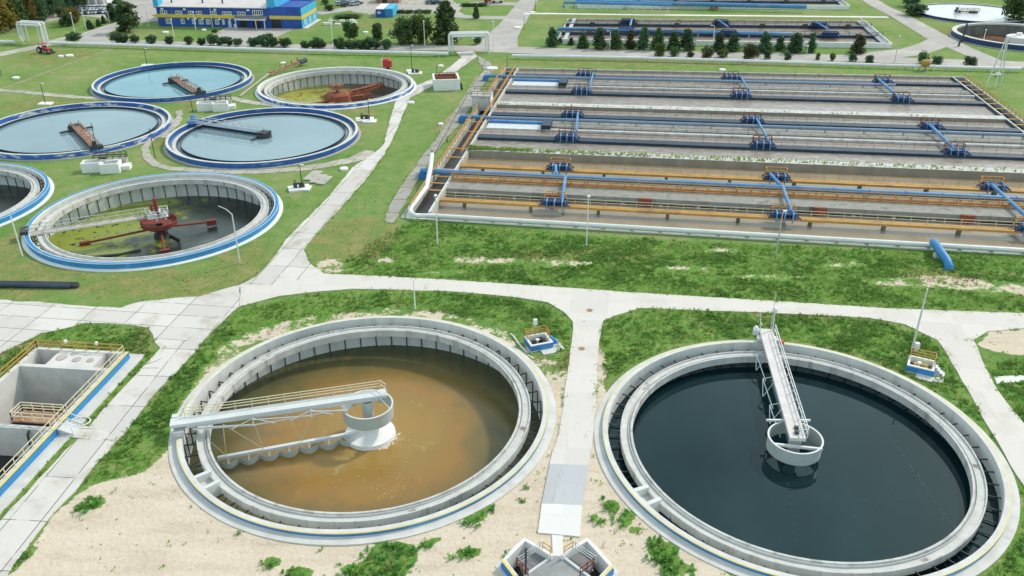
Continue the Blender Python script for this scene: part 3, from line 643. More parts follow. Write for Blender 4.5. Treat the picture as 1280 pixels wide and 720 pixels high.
mb = MB(); mb.lathe([(.62, -3.7), (.62, 1.0), (.50, 1.0), (.50, .1), (0, .1)], n=40); mb.lathe([(.16, 0.), (.16, 1.1)], n=16)
o = mb.build('centre_column', M['drum'], None); o.location = (*TANKS['FL'], -3.7); tag(o, 'grey green hollow column rising inside the drum of the brown tank', 'column')
mb = MB(); prof = [(2.85, -.5), (2.75, .10), (2.4, .17), (1.3, .4), (.63, .9)]
mb.lathe(prof, n=48); o = mb.build('plinth', M['foam'], None); o.location = (*TANKS['FL'], -3.75); tag(o, 'white round plinth at water level under the drum of the brown tank', 'plinth')
# flecks of scum drifting on the brown water; small dark flecks on the dark water
def flecks(name, tank, z, spots, m, label):
    mb = MB(); c = TANKS[tank]
    for (px0, py0), (px1, py1), n, sp, r0, r1 in spots:
        a, b = at(px0, py0, z), at(px1, py1, z)
        for _ in range(n):
            k = random.random(); p = a.lerp(b, k) + Vector((random.gauss(0, sp), random.gauss(0, sp), 0)); r_ = random.uniform(r0, r1)
            if math.hypot(p.x - c[0], p.y - c[1]) > 16.3: continue
            st = random.uniform(.5, 1.6); an = random.uniform(0, 3.1); q = []
            for j in range(7):
                t_ = 6.283 * j / 7; w = r_ * random.uniform(.5, 1.1); x, y = w * st * math.cos(t_), w / st * math.sin(t_); q.append((p.x + x * math.cos(an) - y * math.sin(an), p.y + x * math.sin(an) + y * math.cos(an), z + random.uniform(.006, .014)))
            mb.add(q, [tuple(range(7))])
    return tag(mb.build(name, m, smooth=False), label, 'scum', kind='stuff')
M['scum'] = mat('pale ochre scum', (.37, .26, .10), .3, 2., .8)
M['scum_white'] = mat('white foam', (.60, .54, .42), .1, 2., .8)
flecks('scum', 'FL', -3.6, [((444, 562), (418, 592), 150, .22, .04, .20), ((500, 545), (512, 562), 130, .8, .03, .15), ((430, 520), (440, 535), 60, .8, .04, .18), ((470, 600), (505, 580), 90, 1.6, .03, .14), ((485, 615), (492, 618), 40, .5, .03, .14), ((380, 540), (600, 560), 70, 2.6, .02, .07), ((330, 600), (560, 610), 90, 1.5, .02, .08)], M['scum'], 'flecks and streaks of pale scum drifting on the brown water')
flecks('foam', 'FL', -3.6, [((437, 545), (448, 560), 40, .22, .05, .26), ((448, 560), (478, 560), 60, .2, .05, .28), ((478, 560), (497, 543), 40, .22, .05, .26)], M['scum_white'], 'white foam flecks round the plinth of the brown tank')
flecks('dark_flecks', 'FR', -1.45, [((1111, 545), (1195, 662), 70, .12, .02, .09), ((985, 600), (998, 690), 30, .12, .02, .06), ((1060, 620), (1160, 640), 30, 2.0, .02, .06)], M['dark_steel'], 'line of small dark flecks on the dark water')
# -- FR
a2 = math.atan2(93.45 - 70.55, 31.8 - 29.15)
t = bridge_frame('FR', a2, 'pale grey scraper bridge over the dark mirror-like water')
mb = MB(); mb.box(-1.0, -.8, 1.05, 21.2, .8, 1.4); mb.box(-.6, -.6, .75, 19.0, .6, 1.05); mb.build('deck', M['deck'], t)
mb = MB(); mb.rail([(-.8, -.92, 1.4), (20.5, -.92, 1.4)], sp=1.7, levels=(.5, 1.05), r=.04); mb.rail([(-.8, -.92, 1.4), (-1., .0, 1.4)], sp=1.); mb.build('handrail', M['steel_pale'], t)
mb = MB()
for x in (16.5, 11.0, 5.8):
    mb.tube([(x, .7, .9), (x, 1.7, .55)], .06, 5); mb.tube([(x, 1.7, .55), (x - .9, 1.6, -1.2)], .06, 5); mb.tube([(x, 1.7, .55), (x - 4.0, 1.0, -.7)], .06, 5); mb.tube([(x - .9, .6, .8), (x - 1., 1.6, -1.2)], .05, 5)
mb.build('side_bracing', M['steel_pale'], t)
mb = MB(); mb.lathe([(2.72, -.75), (2.72, .75), (2.64, .75), (2.64, -.75)], n=64, close=True); d = mb.build('feed_drum', M['drum'], t)
mb = MB(); mb.lathe([(2.78, .70), (2.78, .80), (2.60, .80), (2.60, .70)], n=64, close=True); mb.build('rim_hoop', M['steel_pale'], d)
mb = MB(); mb.bar((2.9, -2.0, .95), (2.4, 2.6, .95), .2, .2); mb.build('cross_beam', M['steel_pale'], t); mb = MB(); mb.bar((-1.5, -2.4, .6), (-1.2, 2.5, .6), .25, .25); mb.build('cross_beam', M['steel_pale'], t)
mb = MB(); mb.box(19.1, -1.2, .62, 20.1, 1.2, 1.05); mb.build('end_carriage', M['steel_pale'], t)
for y in (-.95, .95):
    mb = MB(); mb.tube([(19.6, y - .1, .75), (19.6, y + .1, .75)], .2, 14); mb.build('wheel', M['rubber'], t)
mb = MB(); mb.box(20.3, .9, .9, 21.0, 1.6, 1.6); mb.tube([(20.6, 1.2, 1.5), (21.3, 1.2, 1.5)], .25, 10); mb.build('drive_unit', M['steel_pale'], t)
mb = MB(); mb.tube([(20.6, .75, 1.4), (21.4, .85, 3.6)], .05, 5); mb.tube([(20.6, -.75, 1.4), (21.4, -.85, 3.2)], .05, 5); mb.tube([(20.2, .75, 2.4), (21.5, .8, 2.5)], .05, 5)
mb.tube([(20.8, -.5, 1.4), (21.0, -.5, 6.5)], .04, 5); mb.tube([(21.0, -.75, 1.4), (21.1, -.75, 4.0)], .08, 6); mb.build('end_mast', M['steel_pale'], t)
mb = MB(); mb.lathe([(0, 0), (.2, .02), (.33, .2), (.33, .42), (.2, .6), (0, .64)], (21.1, -.75, 3.9), 16); mb.build('lamp_head', M['white'], t)
mb = MB(); mb.box(18.9, -1.9, .62, 19.5, -1.3, .95); mb.build('red_box', M['red_bright'], t)
mb = MB(); mb.box(-.4, -.2, 1.41, .1, .2, 1.7); mb.box(.5, -.3, 1.41, .9, .1, 1.62); mb.build('motor', M['dark_steel'], t)
mb = MB(); mb.lathe([(.62, -2.0), (.62, .8), (.50, .8), (.50, -1.2), (0, -1.2)], n=40)
o = mb.build('centre_column', M['drum'], None); o.location = (*TANKS['FR'], -2.0); tag(o, 'grey column standing in dark water inside the drum of the mirror tank', 'column')
# -- lattice bridges of the rear tanks
def lattice(mb, x0, x1, y, z0, z1, n, r=.06):
    mb.tube([(x0, y, z0), (x1, y, z0)], r, 5); mb.tube([(x0, y, z1), (x1, y, z1)], r, 5)
    for k in range(n):
        xa = x0 + (x1 - x0) * k / n; xb = x0 + (x1 - x0) * (k + .5) / n; xc = x0 + (x1 - x0) * (k + 1) / n
        mb.tube([(xa, y, z0), (xb, y, z1), (xc, y, z0)], r * .8, 4)
# -- D : red drum
aD = math.atan2(122.5 - 130.5, -75.87 + 58.65)
t = bridge_frame('D', aD, 'grey lattice scraper bridge with a red drum in the algae covered tank')
for y in (-.8, .8):
    mb = MB(); lattice(mb, 1.5, 19.2, y, .55, 1.75, 9, .06); mb.build('side_truss', M['steel'], t)
mb = MB(); mb.box(2., -.7, .56, 18.9, .7, .62); mb.build('deck', M['conc_old'], t)
mb = MB(); mb.lathe([(1.9, -1.75), (2.85, -1.2), (2.95, -.45), (2.85, -.45), (2.7, -1.1), (.5, -1.3)], n=48); mb.build('drum', M['red'], t)
mb = MB(); mb.tube([(0, 0, .2), (0, 0, 3.4)], .32, 10); mb.tube([(.7, .3, 1.5), (.7, .3, 2.6)], .28, 8); mb.build('mast', M['red'], t)
mb = MB()
for k in range(4): mb.box(-1.3 + .7 * k, -.9, -.2 + .3 * (k % 2), -1.0 + .7 * k, .9, .9 + .3 * (k % 2))
mb.box(-1.6, -1.1, .3, 1.6, 1.1, .4); mb.rail([(-1.7, -1.2, .4), (1.7, -1.2, .4), (1.7, 1.2, .4), (-1.7, 1.2, .4)], closed=True, sp=1.1, r=.05); mb.build('gearbox', M['steel_pale'], t)
invD = (Matrix.Translation(t.location) @ t.rotation_euler.to_matrix().to_4x4()).inverted()
for px, py, z in ((106, 304, -3.2), (264, 277, -2.6), (206, 314, -3.3)):
    e = invD @ at(px, py, z); s0 = Vector((e.x, e.y, 0)).normalized() * 1.4 + Vector((0, 0, -1.9))
    mb = MB(); mb.tube([s0, e], .2, 8); mb.bar(e + Vector((0, 0, -.6)), e + Vector((0, 0, .3)), .6, 1.6); mb.build('scraper_arm', M['red'], t)
mb = MB(); mb.box(19., -1.2, .97, 20.1, 1.2, 1.5); mb.build('end_carriage', M['dark_steel'], t)
mb = MB(); mb.lathe([(.55, 0), (.55, 2.4)], n=24); mb.lathe([(1.3, 0), (1.1, .9), (.55, .9)], n=24); o = mb.build('centre_column', M['dark_steel'], None); o.location = (*TANKS['D'], -3.6)
tag(o, 'dark round column carrying the red drum of the algae covered tank', 'column')
# low dark pipes lying in the sludge
mb = MB()
for q in (((176, 312), (150, 318), (108, 322)), ((208, 292), (225, 300), (228, 316))): mb.tube([at(x, y, -3.35) for x, y in q], .22, 6)
o = mb.build('sludge_pipe', M['dark_steel']); tag(o, 'dark pipework lying in the algae of the drained tank', 'pipe')
# -- C, A, B
def low_bridge(key, ang, label, r0, r1, m, blue_end=False, skim=True):
    t = bridge_frame(key, ang, label)
    mb = MB(); mb.box(r0, -.75, 1.05, r1, .75, 1.2); mb.build('deck', M[m], t)
    for y in (-.8, .8):
        mb = MB(); mb.rail([(r0, y, 1.2), (r1, y, 1.2)], sp=2., r=.05); mb.build('handrail', M['rust_pale' if not blue_end else 'steel'], t)
    mb = MB()
    for k in range(int((r1 - r0) / 1.2)): mb.bar((r0 + .6 + k * 1.2, -.6, .2), (r0 + .6 + k * 1.2, -.6, 1.1), .08, .08)
    mb.bar((r0, -.6, .35), (r1 - 2, -.6, .35), .1, .5); mb.build('skimmer', M['dark_steel'], t)
    mb = MB(); mb.box(r1 - .9, -1.3, .92, r1 + .4, 1.3, 1.6); mb.box(r1 - .3, -.6, 1.6, r1 + .3, .2, 2.6); mb.build('end_carriage', M['pipe_blue'] if blue_end else M['dark_steel'], t)
    mb = MB(); mb.lathe([(1.5, .2), (1.5, 1.0), (1.35, 1.0), (1.35, .2)], n=24); mb.box(-1.1, -1.1, 1.0, 1.1, 1.1, 1.3); mb.build('centre_drive', M['dark_steel'], t)
    mb = MB(); mb.tube([(1.2, -3.4, .4), (.6, 3.4, .4)], .2, 6); mb.build('cross_arm', M['dark_steel'], t)
    return t
low_bridge('C', math.atan2(7.06, -16.1), 'blue grey scraper bridge reaching from the blue end carriage to the middle', .5, 19.2, 'pipe_grey', True)
low_bridge('A', math.atan2(209 - 220.8, 9.24), 'short brown scraper bridge over the teal water of the farthest left tank', .5, 19.2, 'rust_pale')
low_bridge('B', math.atan2(166.6 - 179., 9.1), 'brown planked scraper bridge on the tank with the flaking rim', .5, 19.2, 'rust_pale')
low_bridge('G', R(180), 'dark scraper bridge in the middle of the far whitish tank', -2, 6, 'dark_steel')
# -- E heap of rusted gear
t = bridge_frame('E', R(200), 'heap of rusty scraper drum and arms lying in the drained tank')
mb = MB(); mb.lathe([(3.4, -3.6), (3.1, -1.6), (2.6, -1.2), (0, -1.0)], n=28); mb.build('drum', M['rust'], t)
mb = MB(); mb.tube([(0, 0, -1.2), (0, 0, 1.3)], .35, 8); mb.box(-1.1, -.8, -.3, 1.1, .8, .8); mb.rail([(-1.6, -1.2, .0), (1.6, -1.2, .0), (1.6, 1.2, .0), (-1.6, 1.2, .0)], closed=True, sp=1., r=.06); mb.build('gearbox', M['rust_pale'], t)
for a, l, z in ((-150, 15.5, -1.6), (-172, 9, -2.6), (20, 9, -2.9), (60, 8, -2.6), (-60, 6.5, -3.0)):
    mb = MB(); Mx = Matrix.Rotation(R(a), 4, 'Z')
    lm = MB(); lattice(lm, 1.5, l, -.5, z - .8, z, 6, .13); lattice(lm, 1.5, l, .5, z - .8, z, 6, .13); lm.box(1.5, -.9, z - 1.2, l, -.55, z - .5); lm.box(1.5, -.5, z - .1, l * .8, .5, z)
    mb.v = [tuple(Mx @ Vector(p)) for p in lm.v]; mb.f = lm.f; mb.m = lm.m; mb.build('scraper_arm', M['rust'], t)
# white machine house in the far tank H
t = bridge_frame('H', R(190), 'white round drum with a red brown arm in the far emptied tank')
mb = MB(); mb.lathe([(3.6, -2.2), (3.6, .8), (3.2, 1.0), (0, 1.3)], n=32); mb.lathe([(.9, 1.2), (.9, 1.9), (0, 2.0)], n=16); mb.build('drum', M['white'], t)
mb = MB(); mb.tube([(15, 1, -1.8), (3, .5, -1.0)], .35, 6); mb.build('scraper_arm', M['red'], t)
# ================================================================== AERATION BASINS
def slab_uv(mb, u0, u1, v0, v1, z0, z1, n=1):
    """block in the basin frame"""
    for k in range(n):
        a = u0 + (u1 - u0) * k / n; b = u0 + (u1 - u0) * (k + 1) / n
        P = [bp(a, v0), bp(b, v0), bp(b, v1), bp(a, v1)]
        vs = [Vector((p.x, p.y, z)) for z in (z0, z1) for p in P]
        mb.add(vs, [(0, 3, 2, 1), (4, 5, 6, 7), (0, 1, 5, 4), (1, 2, 6, 5), (2, 3, 7, 6), (3, 0, 4, 7)])
def rail_uv(mb, v, u0, u1, z, sp=2.5, r=.045, lv=(.55, 1.05)): mb.rail([bp(u0, v, z), bp(u1, v, z)], sp=sp, r=r, levels=lv)
def surf(name, u0, u1, v0, v1, z, m):
    mb = MB(); mb.add([bp(u0, v0, z), bp(u1, v0, z), bp(u1, v1, z), bp(u0, v1, z)], [(0, 1, 2, 3)])
    o = mb.build(name, m); return tag(o, kind='structure')
base = thing('aeration_basin', 'huge rectangular aeration basin with long parallel channels and walkways on the right', 'basin', tuple(bp(0, 0)), 0)
def part(name, m, *blocks, parent=None):
    mb = MB()
    for b in blocks: slab_uv(mb, *b)
    return mb.build(name, m, parent or base, world=True)
U1 = 120.0
part('wall', M['white'], (-.5, U1 + .5, -.6, 0, -3.2, .55))
part('wall', M['conc_old'], (-.5, U1 + .5, 103.4, 104.0, -2, .85))
part('wall', M['conc_old'], (-.5, 0, 0.003, 103.397, -3.2, .85)); part('wall', M['conc_old'], (U1, U1 + .5, .003, 103.397, -3.2, .85))
part('apron', M['white'], (-.5, U1 + .5, -1.2, -.603, -.3, .12)); part('apron', M['conc_old'], (-1.4, -.503, -1.2, 104.5, -.3, .1)); part('apron', M['conc_old'], (-.5, U1 + .5, 104.003, 105., -.3, .1)); part('apron', M['conc_old'], (U1 + .503, U1 + 1.4, -1.2, 104.5, -.3, .1))
# dividing walls
for a_, b_ in ((32.3, 34.4), (66.3, 68.8)): d_ = part('dividing_wall', M['conc_brown'], (3.6, 117, a_, b_, -3, .90)); part('coping', M['conc'], (3.6, 117, a_ - .06, b_ + .06, .903, 1.0), parent=d_)
# end channels along the short sides
part('end_wall', M['conc_old'], (3.0, 3.6, .003, 103.39, -3.1, .80)); part('end_wall', M['pipe_dark'], (117.0, 117.6, .003, 103.39, -3.1, .80))
e = part('edge_beam', M['steel_pale'], (3.05, 3.3, .01, 103.38, .803, .95))
part('edge_beam', M['steel_pale'], (117.2, 117.45, .01, 103.38, .803, .95))
surf('water', .003, 2.997, 0, 103.39, -.4, M['dark']); surf('water', 117.6, 119.997, 0, 103.39, -.2, M['dark'])
mb = MB(); mb.rail([bp(-.2, 1, .85), bp(-.2, 103, .85)], sp=2.4, r=.06); mb.rail([bp(2.6, 30, .85), bp(2.6, 103, .85)], sp=2.4, r=.06)
for v in (10, 13.5, 17, 21, 28, 33.4, 45, 52, 67.6, 80, 90, 99): mb.bar(bp(0, v, .86), bp(3.1, v, .86), .35, .12)
mb.build('handrail', M['orange_rail'], base, world=True)
mb = MB(); mb.rail([bp(U1 + .2, 1, .85), bp(U1 + .2, 103, .85)], sp=2.4, r=.05)
for v in np.arange(3, 103, 4.0): mb.bar(bp(117.3, v, .82), bp(120.1, v, .82), .5, .12)
mb.build('handrail', M['ochre'], base, world=True)
# waters
surf('water', 3.6, 117, 0, 32.3, -.55, M['w_grey'])
surf('water', 3.6, 117, 34.4, 66.3, .30, M['w_churn']); surf('water', 3.6, 117, 68.8, 103.4, .30, M['w_churn'])
surf('water', 3.6, 117, 43.6, 48.6, .306, M['w_churn_pink']); surf('water', 3.6, 117, 80.9, 85.6, .306, M['w_churn_pink']); surf('water', 3.6, 117, 98, 103.35, .306, M['w_churn_pink'])
# front unit : two ochre walkways, central pier with ochre railing
def walkway(v0, v1, m, mr, z=.75, u0=3.6, u1=117, rails=(0, 1), thick=.5, legs=True, r=.04):
    w = part('walkway', M[m], (u0, u1, v0, v1, z - thick, z))
    for i in rails:
        mb = MB(); rail_uv(mb, (v0 + .06, v1 - .06)[i], u0, u1, z, 2.6, r); mb.build('handrail', M[mr], w, world=True)
    if legs:
        for u in np.arange(u0 + 4, u1, 11.5): mb = MB(); slab_uv(mb, u, u + .5, v0 + .2, v1 - .2, -3, z - thick); mb.build('pier', M['conc_wet'], w, world=True)
    return w
walkway(5.9, 7.1, 'ochre', 'cream_rail', rails=(1,), r=.03, thick=.38); walkway(23.4, 24.9, 'ochre', 'orange_rail', rails=(1,), r=.03, thick=.38)
part('central_duct', M['conc_duct'], (3.6, 117, 11.4, 15.2, -.2, .78)); part('duct_base', M['conc_wet'], (3.6, 117, 12.6, 15., -3, -.352))
for u in np.arange(9, 116, 6.4): mb = MB(); slab_uv(mb, u, u + .6, 11.5, 12.55, -3, -.353); mb.build('pier', M['conc'], base, world=True)
part('duct_walk', M['rust'], (3.6, 117, 15.25, 16.6, .3, .80))
mb = MB(); rail_uv(mb, 15.4, 3.6, 117, .78, 2.4, .07, (.1, .55, 1.05)); rail_uv(mb, 16.55, 3.6, 117, .80, 2.4, .06); mb.build('handrail', M['ochre'], base, world=True)
for u in (21.5, 37.5, 66.5, 90): mb = MB(); slab_uv(mb, u, u + 2.2, 10.9, 11.38, -.5, .9); mb.build('sluice_gate', M['rust'], base, world=True)
# middle and rear units : dark blue walkways, pale pier with rails
for v0, v1 in ((41.3, 43.6), (58.1, 60.4), (78.7, 81.0), (95.4, 97.6)): walkway(v0, v1, 'pipe_dark', 'pipe_dark', z=.85, thick=.6, legs=False, rails=(1,), r=.02)
for (p0, p1) in ((48.7, 53.5), (85.7, 91.2)):
    part('central_duct', M['conc'], (16, 117, p0, p0 + 1.0, -.5, .72)); part('central_duct', M['conc_duct'], (16, 117, p0 + 2.4, p1, -.5, .62))
    mb = MB(); slab_uv(mb, 16, 117, p0 + 1.003, p0 + 2.397, -.2, .2); mb.build('trough', M['pipe_dark'], base, world=True)
    part('end_slab', M['steel_pale'], (4, 16, p0 + .5, p1 - .6, .2, .5)); part('end_beam', M['blue'], (4, 17, p1 - .5, p1 + .2, .3, .95))
    mb = MB(); slab_uv(mb, 16, 18, p0, p1, .3, 1.6); mb.build('gate_box', M['pipe_dark'], base, world=True)
    mb = MB()
    for v in (p0 + 1.0,): rail_uv(mb, v, 18, 117, .7, 3.2, .025)
    mb.build('handrail', M['pipe_dark'], base, world=True)
# air mains
def air_main(v, u0, u1, z, r, m, label, ends=True):
    t = thing('air_main', label, 'pipe', tuple(bp(u0, v)), 0, 'air mains along the basin')
    pts = [bp(u0 + .05, v, z - 2.0), bp(u0, v, z - .5), bp(u0 + .2, v, z)] + [bp(u, v, z) for u in np.linspace(u0 + 2, u1, 12)]
    mb = MB(); mb.tube(pts, r, 12); mb.build('pipe', M[m], t, world=True)
    for u in np.arange(max(u0, 0) + 5, u1, 6): mb = MB(); mb.tube([bp(u - .12, v, z), bp(u + .12, v, z)], r * 1.18, 12); mb.build('flange', M[m], t, world=True)
    for u in np.arange(4, u1, 8): mb = MB(); slab_uv(mb, u, u + .25, v - .25, v + .25, .2, z - r * .8); mb.build('support', M['conc_old'], t, world=True)
    mb = MB(); mb.tube([bp(u0 - .2, v, z), bp(3.5, v, z)], r * 1.12, 12); mb.build('end_sleeve', M['pipe_blue'], t, world=True)
    mb = MB(); slab_uv(mb, u0 - .5, u0 + .8, v - .8, v + .8, .02, 1.0); mb.build('valve_box', M['blue'], t, world=True)
    return t
air_main(18.2, to_uv(526, 216, 1.2)[0], 112, 1.35, .46, 'pipe_blue', 'light blue air pipe beside the ochre railed duct of the nearest channels')
air_main(54.6, to_uv(576, 146, 1.2)[0], 117, 1.2, .36, 'pipe_grey', 'light blue air pipe over the middle foaming channels')
air_main(92.6, to_uv(606, 95, 1.2)[0], 100, 1.2, .34, 'pipe_grey', 'light blue air pipe over the rearmost foaming channels of the big basin')
# aerator clusters on the walkways
def aerator(px, py, v, label, s=1.0, front=True, rail='rust', ends=True):
    u, _ = to_uv(px, py, .8)
    t = thing('aerator', label, 'aerator', tuple(bp(u, v, .85)), TH + .0006 * v * .5, 'blue aerators on the basin walkways')
    mb = MB(); L = 2.0 * s
    prof = [(-L, .0), (-L * .62, .75), (L * .62, .75), (L, .0)]
    for y in (-.85, .85):
        for a, b in zip(prof[:-1], prof[1:]): mb.tube([(a[0], y, a[1]), (b[0], y, b[1])], .13, 6)
        for k in (-.6, -.3, 0, .3, .6): mb.tube([(k * L, y, .0), (k * L, y, .75)], .10, 5)
    mb.box(-L * .85, -.8, .02, L * .85, .8, .14); mb.build('frame', M['blue_dark'], t)
    mb = MB(); mb.box(-L * .62, -.7, .50, L * .62, .7, .74); mb.build('hood', M['blue_dark'], t)
    for k in (-.5, 0, .5):
        mb = MB(); mb.tube([(k * L, .3, 1.0), (k * L, -.5, 1.05), (k * L, -1.05, .8), (k * L, -1.15, .2), (k * L, -1.15, -.6)], .13, 7); mb.build('down_pipe', M['pipe_blue'], t)
    mb = MB(); mb.rail([(-L * .7, .9, .2), (-L * .7, 1.9, .2), (L * .7, 1.9, .2), (L * .7, .9, .2)], sp=1.1, r=.06, h=1.3); mb.box(-L * .7, .9, .05, L * .7, 1.95, .15); mb.build('platform', M[rail], t)
    return t
AER = [(694, 254, 6.0, 'blue aerator on the nearest ochre walkway, left one with orange rail'), (979, 269, 6.0, 'blue aerator on the nearest ochre walkway above the leaning lamp pole'), (1283, 283, 6.0, 'blue aerator on the nearest ochre walkway at the right picture edge'),
       (700, 211, 24.1, 'blue aerator on the second ochre walkway, leftmost of three'), (971, 224, 24.1, 'blue aerator on the second ochre walkway, middle of three'), (1244, 238, 24.1, 'blue aerator on the second ochre walkway, rightmost of three'),
       (710, 170, 42.5, 'blue aerator on the first dark walkway behind the ochre ones, leftmost'), (952, 179, 42.5, 'blue aerator on the first dark walkway behind the ochre ones, middle'), (1192, 189, 42.5, 'blue aerator on the first dark walkway behind the ochre ones, rightmost'),
       (717, 141, 59.3, 'blue aerator on the second dark walkway from the front, leftmost'), (940, 150, 59.3, 'blue aerator on the second dark walkway from the front, middle'), (1162, 157, 59.3, 'blue aerator on the second dark walkway from the front, rightmost'),
       (728, 112, 79.9, 'blue aerator on the third dark walkway from the front, leftmost'), (925, 116, 79.9, 'blue aerator on the third dark walkway from the front, middle'), (1128, 126, 79.9, 'blue aerator on the third dark walkway from the front, rightmost'),
       (733, 91, 96.5, 'blue aerator on the rearmost dark walkway of the big basin, leftmost'), (913, 96, 96.5, 'blue aerator on the rearmost dark walkway of the big basin, middle'), (1103, 102, 96.5, 'blue aerator on the rearmost dark walkway of the big basin, rightmost')]
for i, (px, py, v, lb) in enumerate(AER): aerator(px, py, 6.5 if v == 6.0 else v, lb, 1.3, rail='orange_rail' if i < 6 else 'rust')
def link(pxa, pxb, v0, v1, label, r=.3, z0=1.7, z1=1.7):
    u0, _ = to_uv(*pxa); u1, _ = to_uv(*pxb)
    mb = MB(); mb.tube([bp(u0, v0, 1.0), bp(u0, v0 + .4, z0), bp(u1, v1 - .4, z1), bp(u1, v1, 1.0)], r, 9)
    tag(mb.build('link_pipe', M['pipe_blue']), label, 'pipe', 'blue cross pipes between the walkways')
link((704, 250), (707, 225), 6.5, 18., 'short blue cross pipe from the nearest left aerator to the long blue pipe')
link((696, 220), (695, 210), 18.4, 24., 'blue cross pipe from the long pipe to the second walkway on the left')
link((985, 262), (975, 233), 6.5, 18., 'blue cross pipe behind the aerator above the leaning lamp pole')
link((972, 230), (962, 222), 18.4, 24., 'blue cross pipe below the middle aerator of the second ochre walkway')
link((1281, 276), (1235, 234), 6.5, 24., 'long slanting blue cross pipe at the right end of the ochre walkways', .34)
link((722, 164), (721, 150), 43., 59., 'blue cross pipe between the left aerators of the first two dark walkways', .26)
link((957, 174), (945, 153), 43., 59., 'blue cross pipe between the middle aerators of the first two dark walkways', .26)
link((1184, 184), (1155, 155), 43., 59., 'blue cross pipe between the right aerators of the first two dark walkways', .32)
link((738, 110), (741, 96), 80., 96.5, 'pale blue cross pipe between the leftmost rear aerators', .24)
link((935, 116), (924, 96), 80., 96.5, 'pale blue cross pipe between the middle rear aerators', .24)
link((1118, 122), (1095, 101), 80., 96.5, 'bright blue cross pipe between the rightmost rear aerators', .32)
# grass growing on the dividing wall: stuff, many leaf sized faces
mb = MB()
for _ in range(1700):
    u = 3.6 + 113 * random.random() ** 4.5; p = bp(u, random.uniform(32.4, 34.2), 1.0); h = random.uniform(.15, .55); a = random.uniform(0, 6.3); d = Vector((math.cos(a), math.sin(a), 0)) * .18; l = Vector((random.uniform(-.2, .2), random.uniform(-.2, .2), h))
    mb.add([p - d, p + d, p + d * .4 + l, p - d * .4 + l], [(0, 1, 2, 3)])
tag(mb.build('wall_grass', M['weed2'], smooth=False), 'grass growing along the top of the dividing wall', 'grass', kind='stuff')
mb = MB()
for _ in range(120):
    u = 3.6 + 100 * random.random() ** 1.5; p = bp(u, random.uniform(66.4, 67.2), 1.0); h = random.uniform(.1, .35); a = random.uniform(0, 6.3); d = Vector((math.cos(a), math.sin(a), 0)) * .18; l = Vector((random.uniform(-.2, .2), random.uniform(-.2, .2), h))
    mb.add([p - d, p + d, p + d * .4 + l, p - d * .4 + l], [(0, 1, 2, 3)])
tag(mb.build('wall_grass', M['weed'], smooth=False), 'sparse grass along the rear dividing wall', 'grass', kind='stuff')
# white pipeline round the front corner
t = thing('pipeline', 'thick white pipe running along the front wall of the big basin', 'pipe', tuple(bp(-3, -1)))
pts = [at(540, 193, 3.0), at(538, 210, 2.2), at(533, 234, 1.4), at(524, 246, 1.0), at(513, 260, .75), at(513.5, 266, .75), at(521, 270, .75)] + [bp(u, -1.05, .72) for u in np.linspace(3.5, 124, 14)]
mb = MB(); mb.tube(pts, [.42] * 6 + [.36] * (len(pts) - 6), 14); mb.build('pipe', M['white_pipe'], t, world=True)
for u in np.arange(5, 120, 4.5): mb = MB(); slab_uv(mb, u, u + .3, -1.25, -.65, .1, .5); mb.build('support', M['conc_old'], t, world=True)
for q in ((540, 193), (533, 234), (516, 258)): mb = MB(); p = at(*q); mb.box(p.x - .2, p.y - .2, -.1, p.x + .2, p.y + .2, 1.1); mb.build('support', M['conc_old'], t, world=True)
mb = MB()
P = [at(1167, 303, 1.1), at(1172, 309, 1.3), at(1178, 318, 1.0), at(1184, 326, .6), at(1186, 333, .2), at(1186, 338, -.3)]
mb.tube(P, .62, 14); mb.tube([P[4] + Vector((0, 0, .1)), P[5]], .72, 14)
tag(mb.build('elbow_pipe', M['blue_light']), 'fat blue bent pipe leaving the white pipeline into the weeds', 'pipe')
mb = MB(); c = at(1171, 322); mb.box(c.x - .5, c.y - .4, 0, c.x + .5, c.y + .4, .7); tag(mb.build('anchor_block', M['conc_pale']), 'small pale concrete block beside the bent blue pipe', 'block')
# grey cabin on the left flank
c = at(604, 138); t = thing('pump_cabin', 'grey flat roofed cabin at the left flank of the big basin', 'cabin', tuple(c), TH)
mb = MB(); mb.box(-2.6, -.2, -.1, 1.6, 4.0, 3.2); mb.build('wall', M['conc'], t); mb = MB(); mb.box(-2.8, -.4, 3.2, 1.8, 4.2, 3.45); mb.build('roof', M['conc_old'], t)
mb = MB(); mb.box(1.603, .1, .1, 1.75, 3.6, 3.0); mb.build('right_side', M['white'], t); mb = MB(); mb.rail([(-2.8, -.4, 3.45), (1.8, -.4, 3.45)], sp=1.4); mb.rail([(-2.8, 4.2, 3.45), (1.8, 4.2, 3.45)], sp=1.4); mb.build('roof_rail', M['dark_steel'], t)
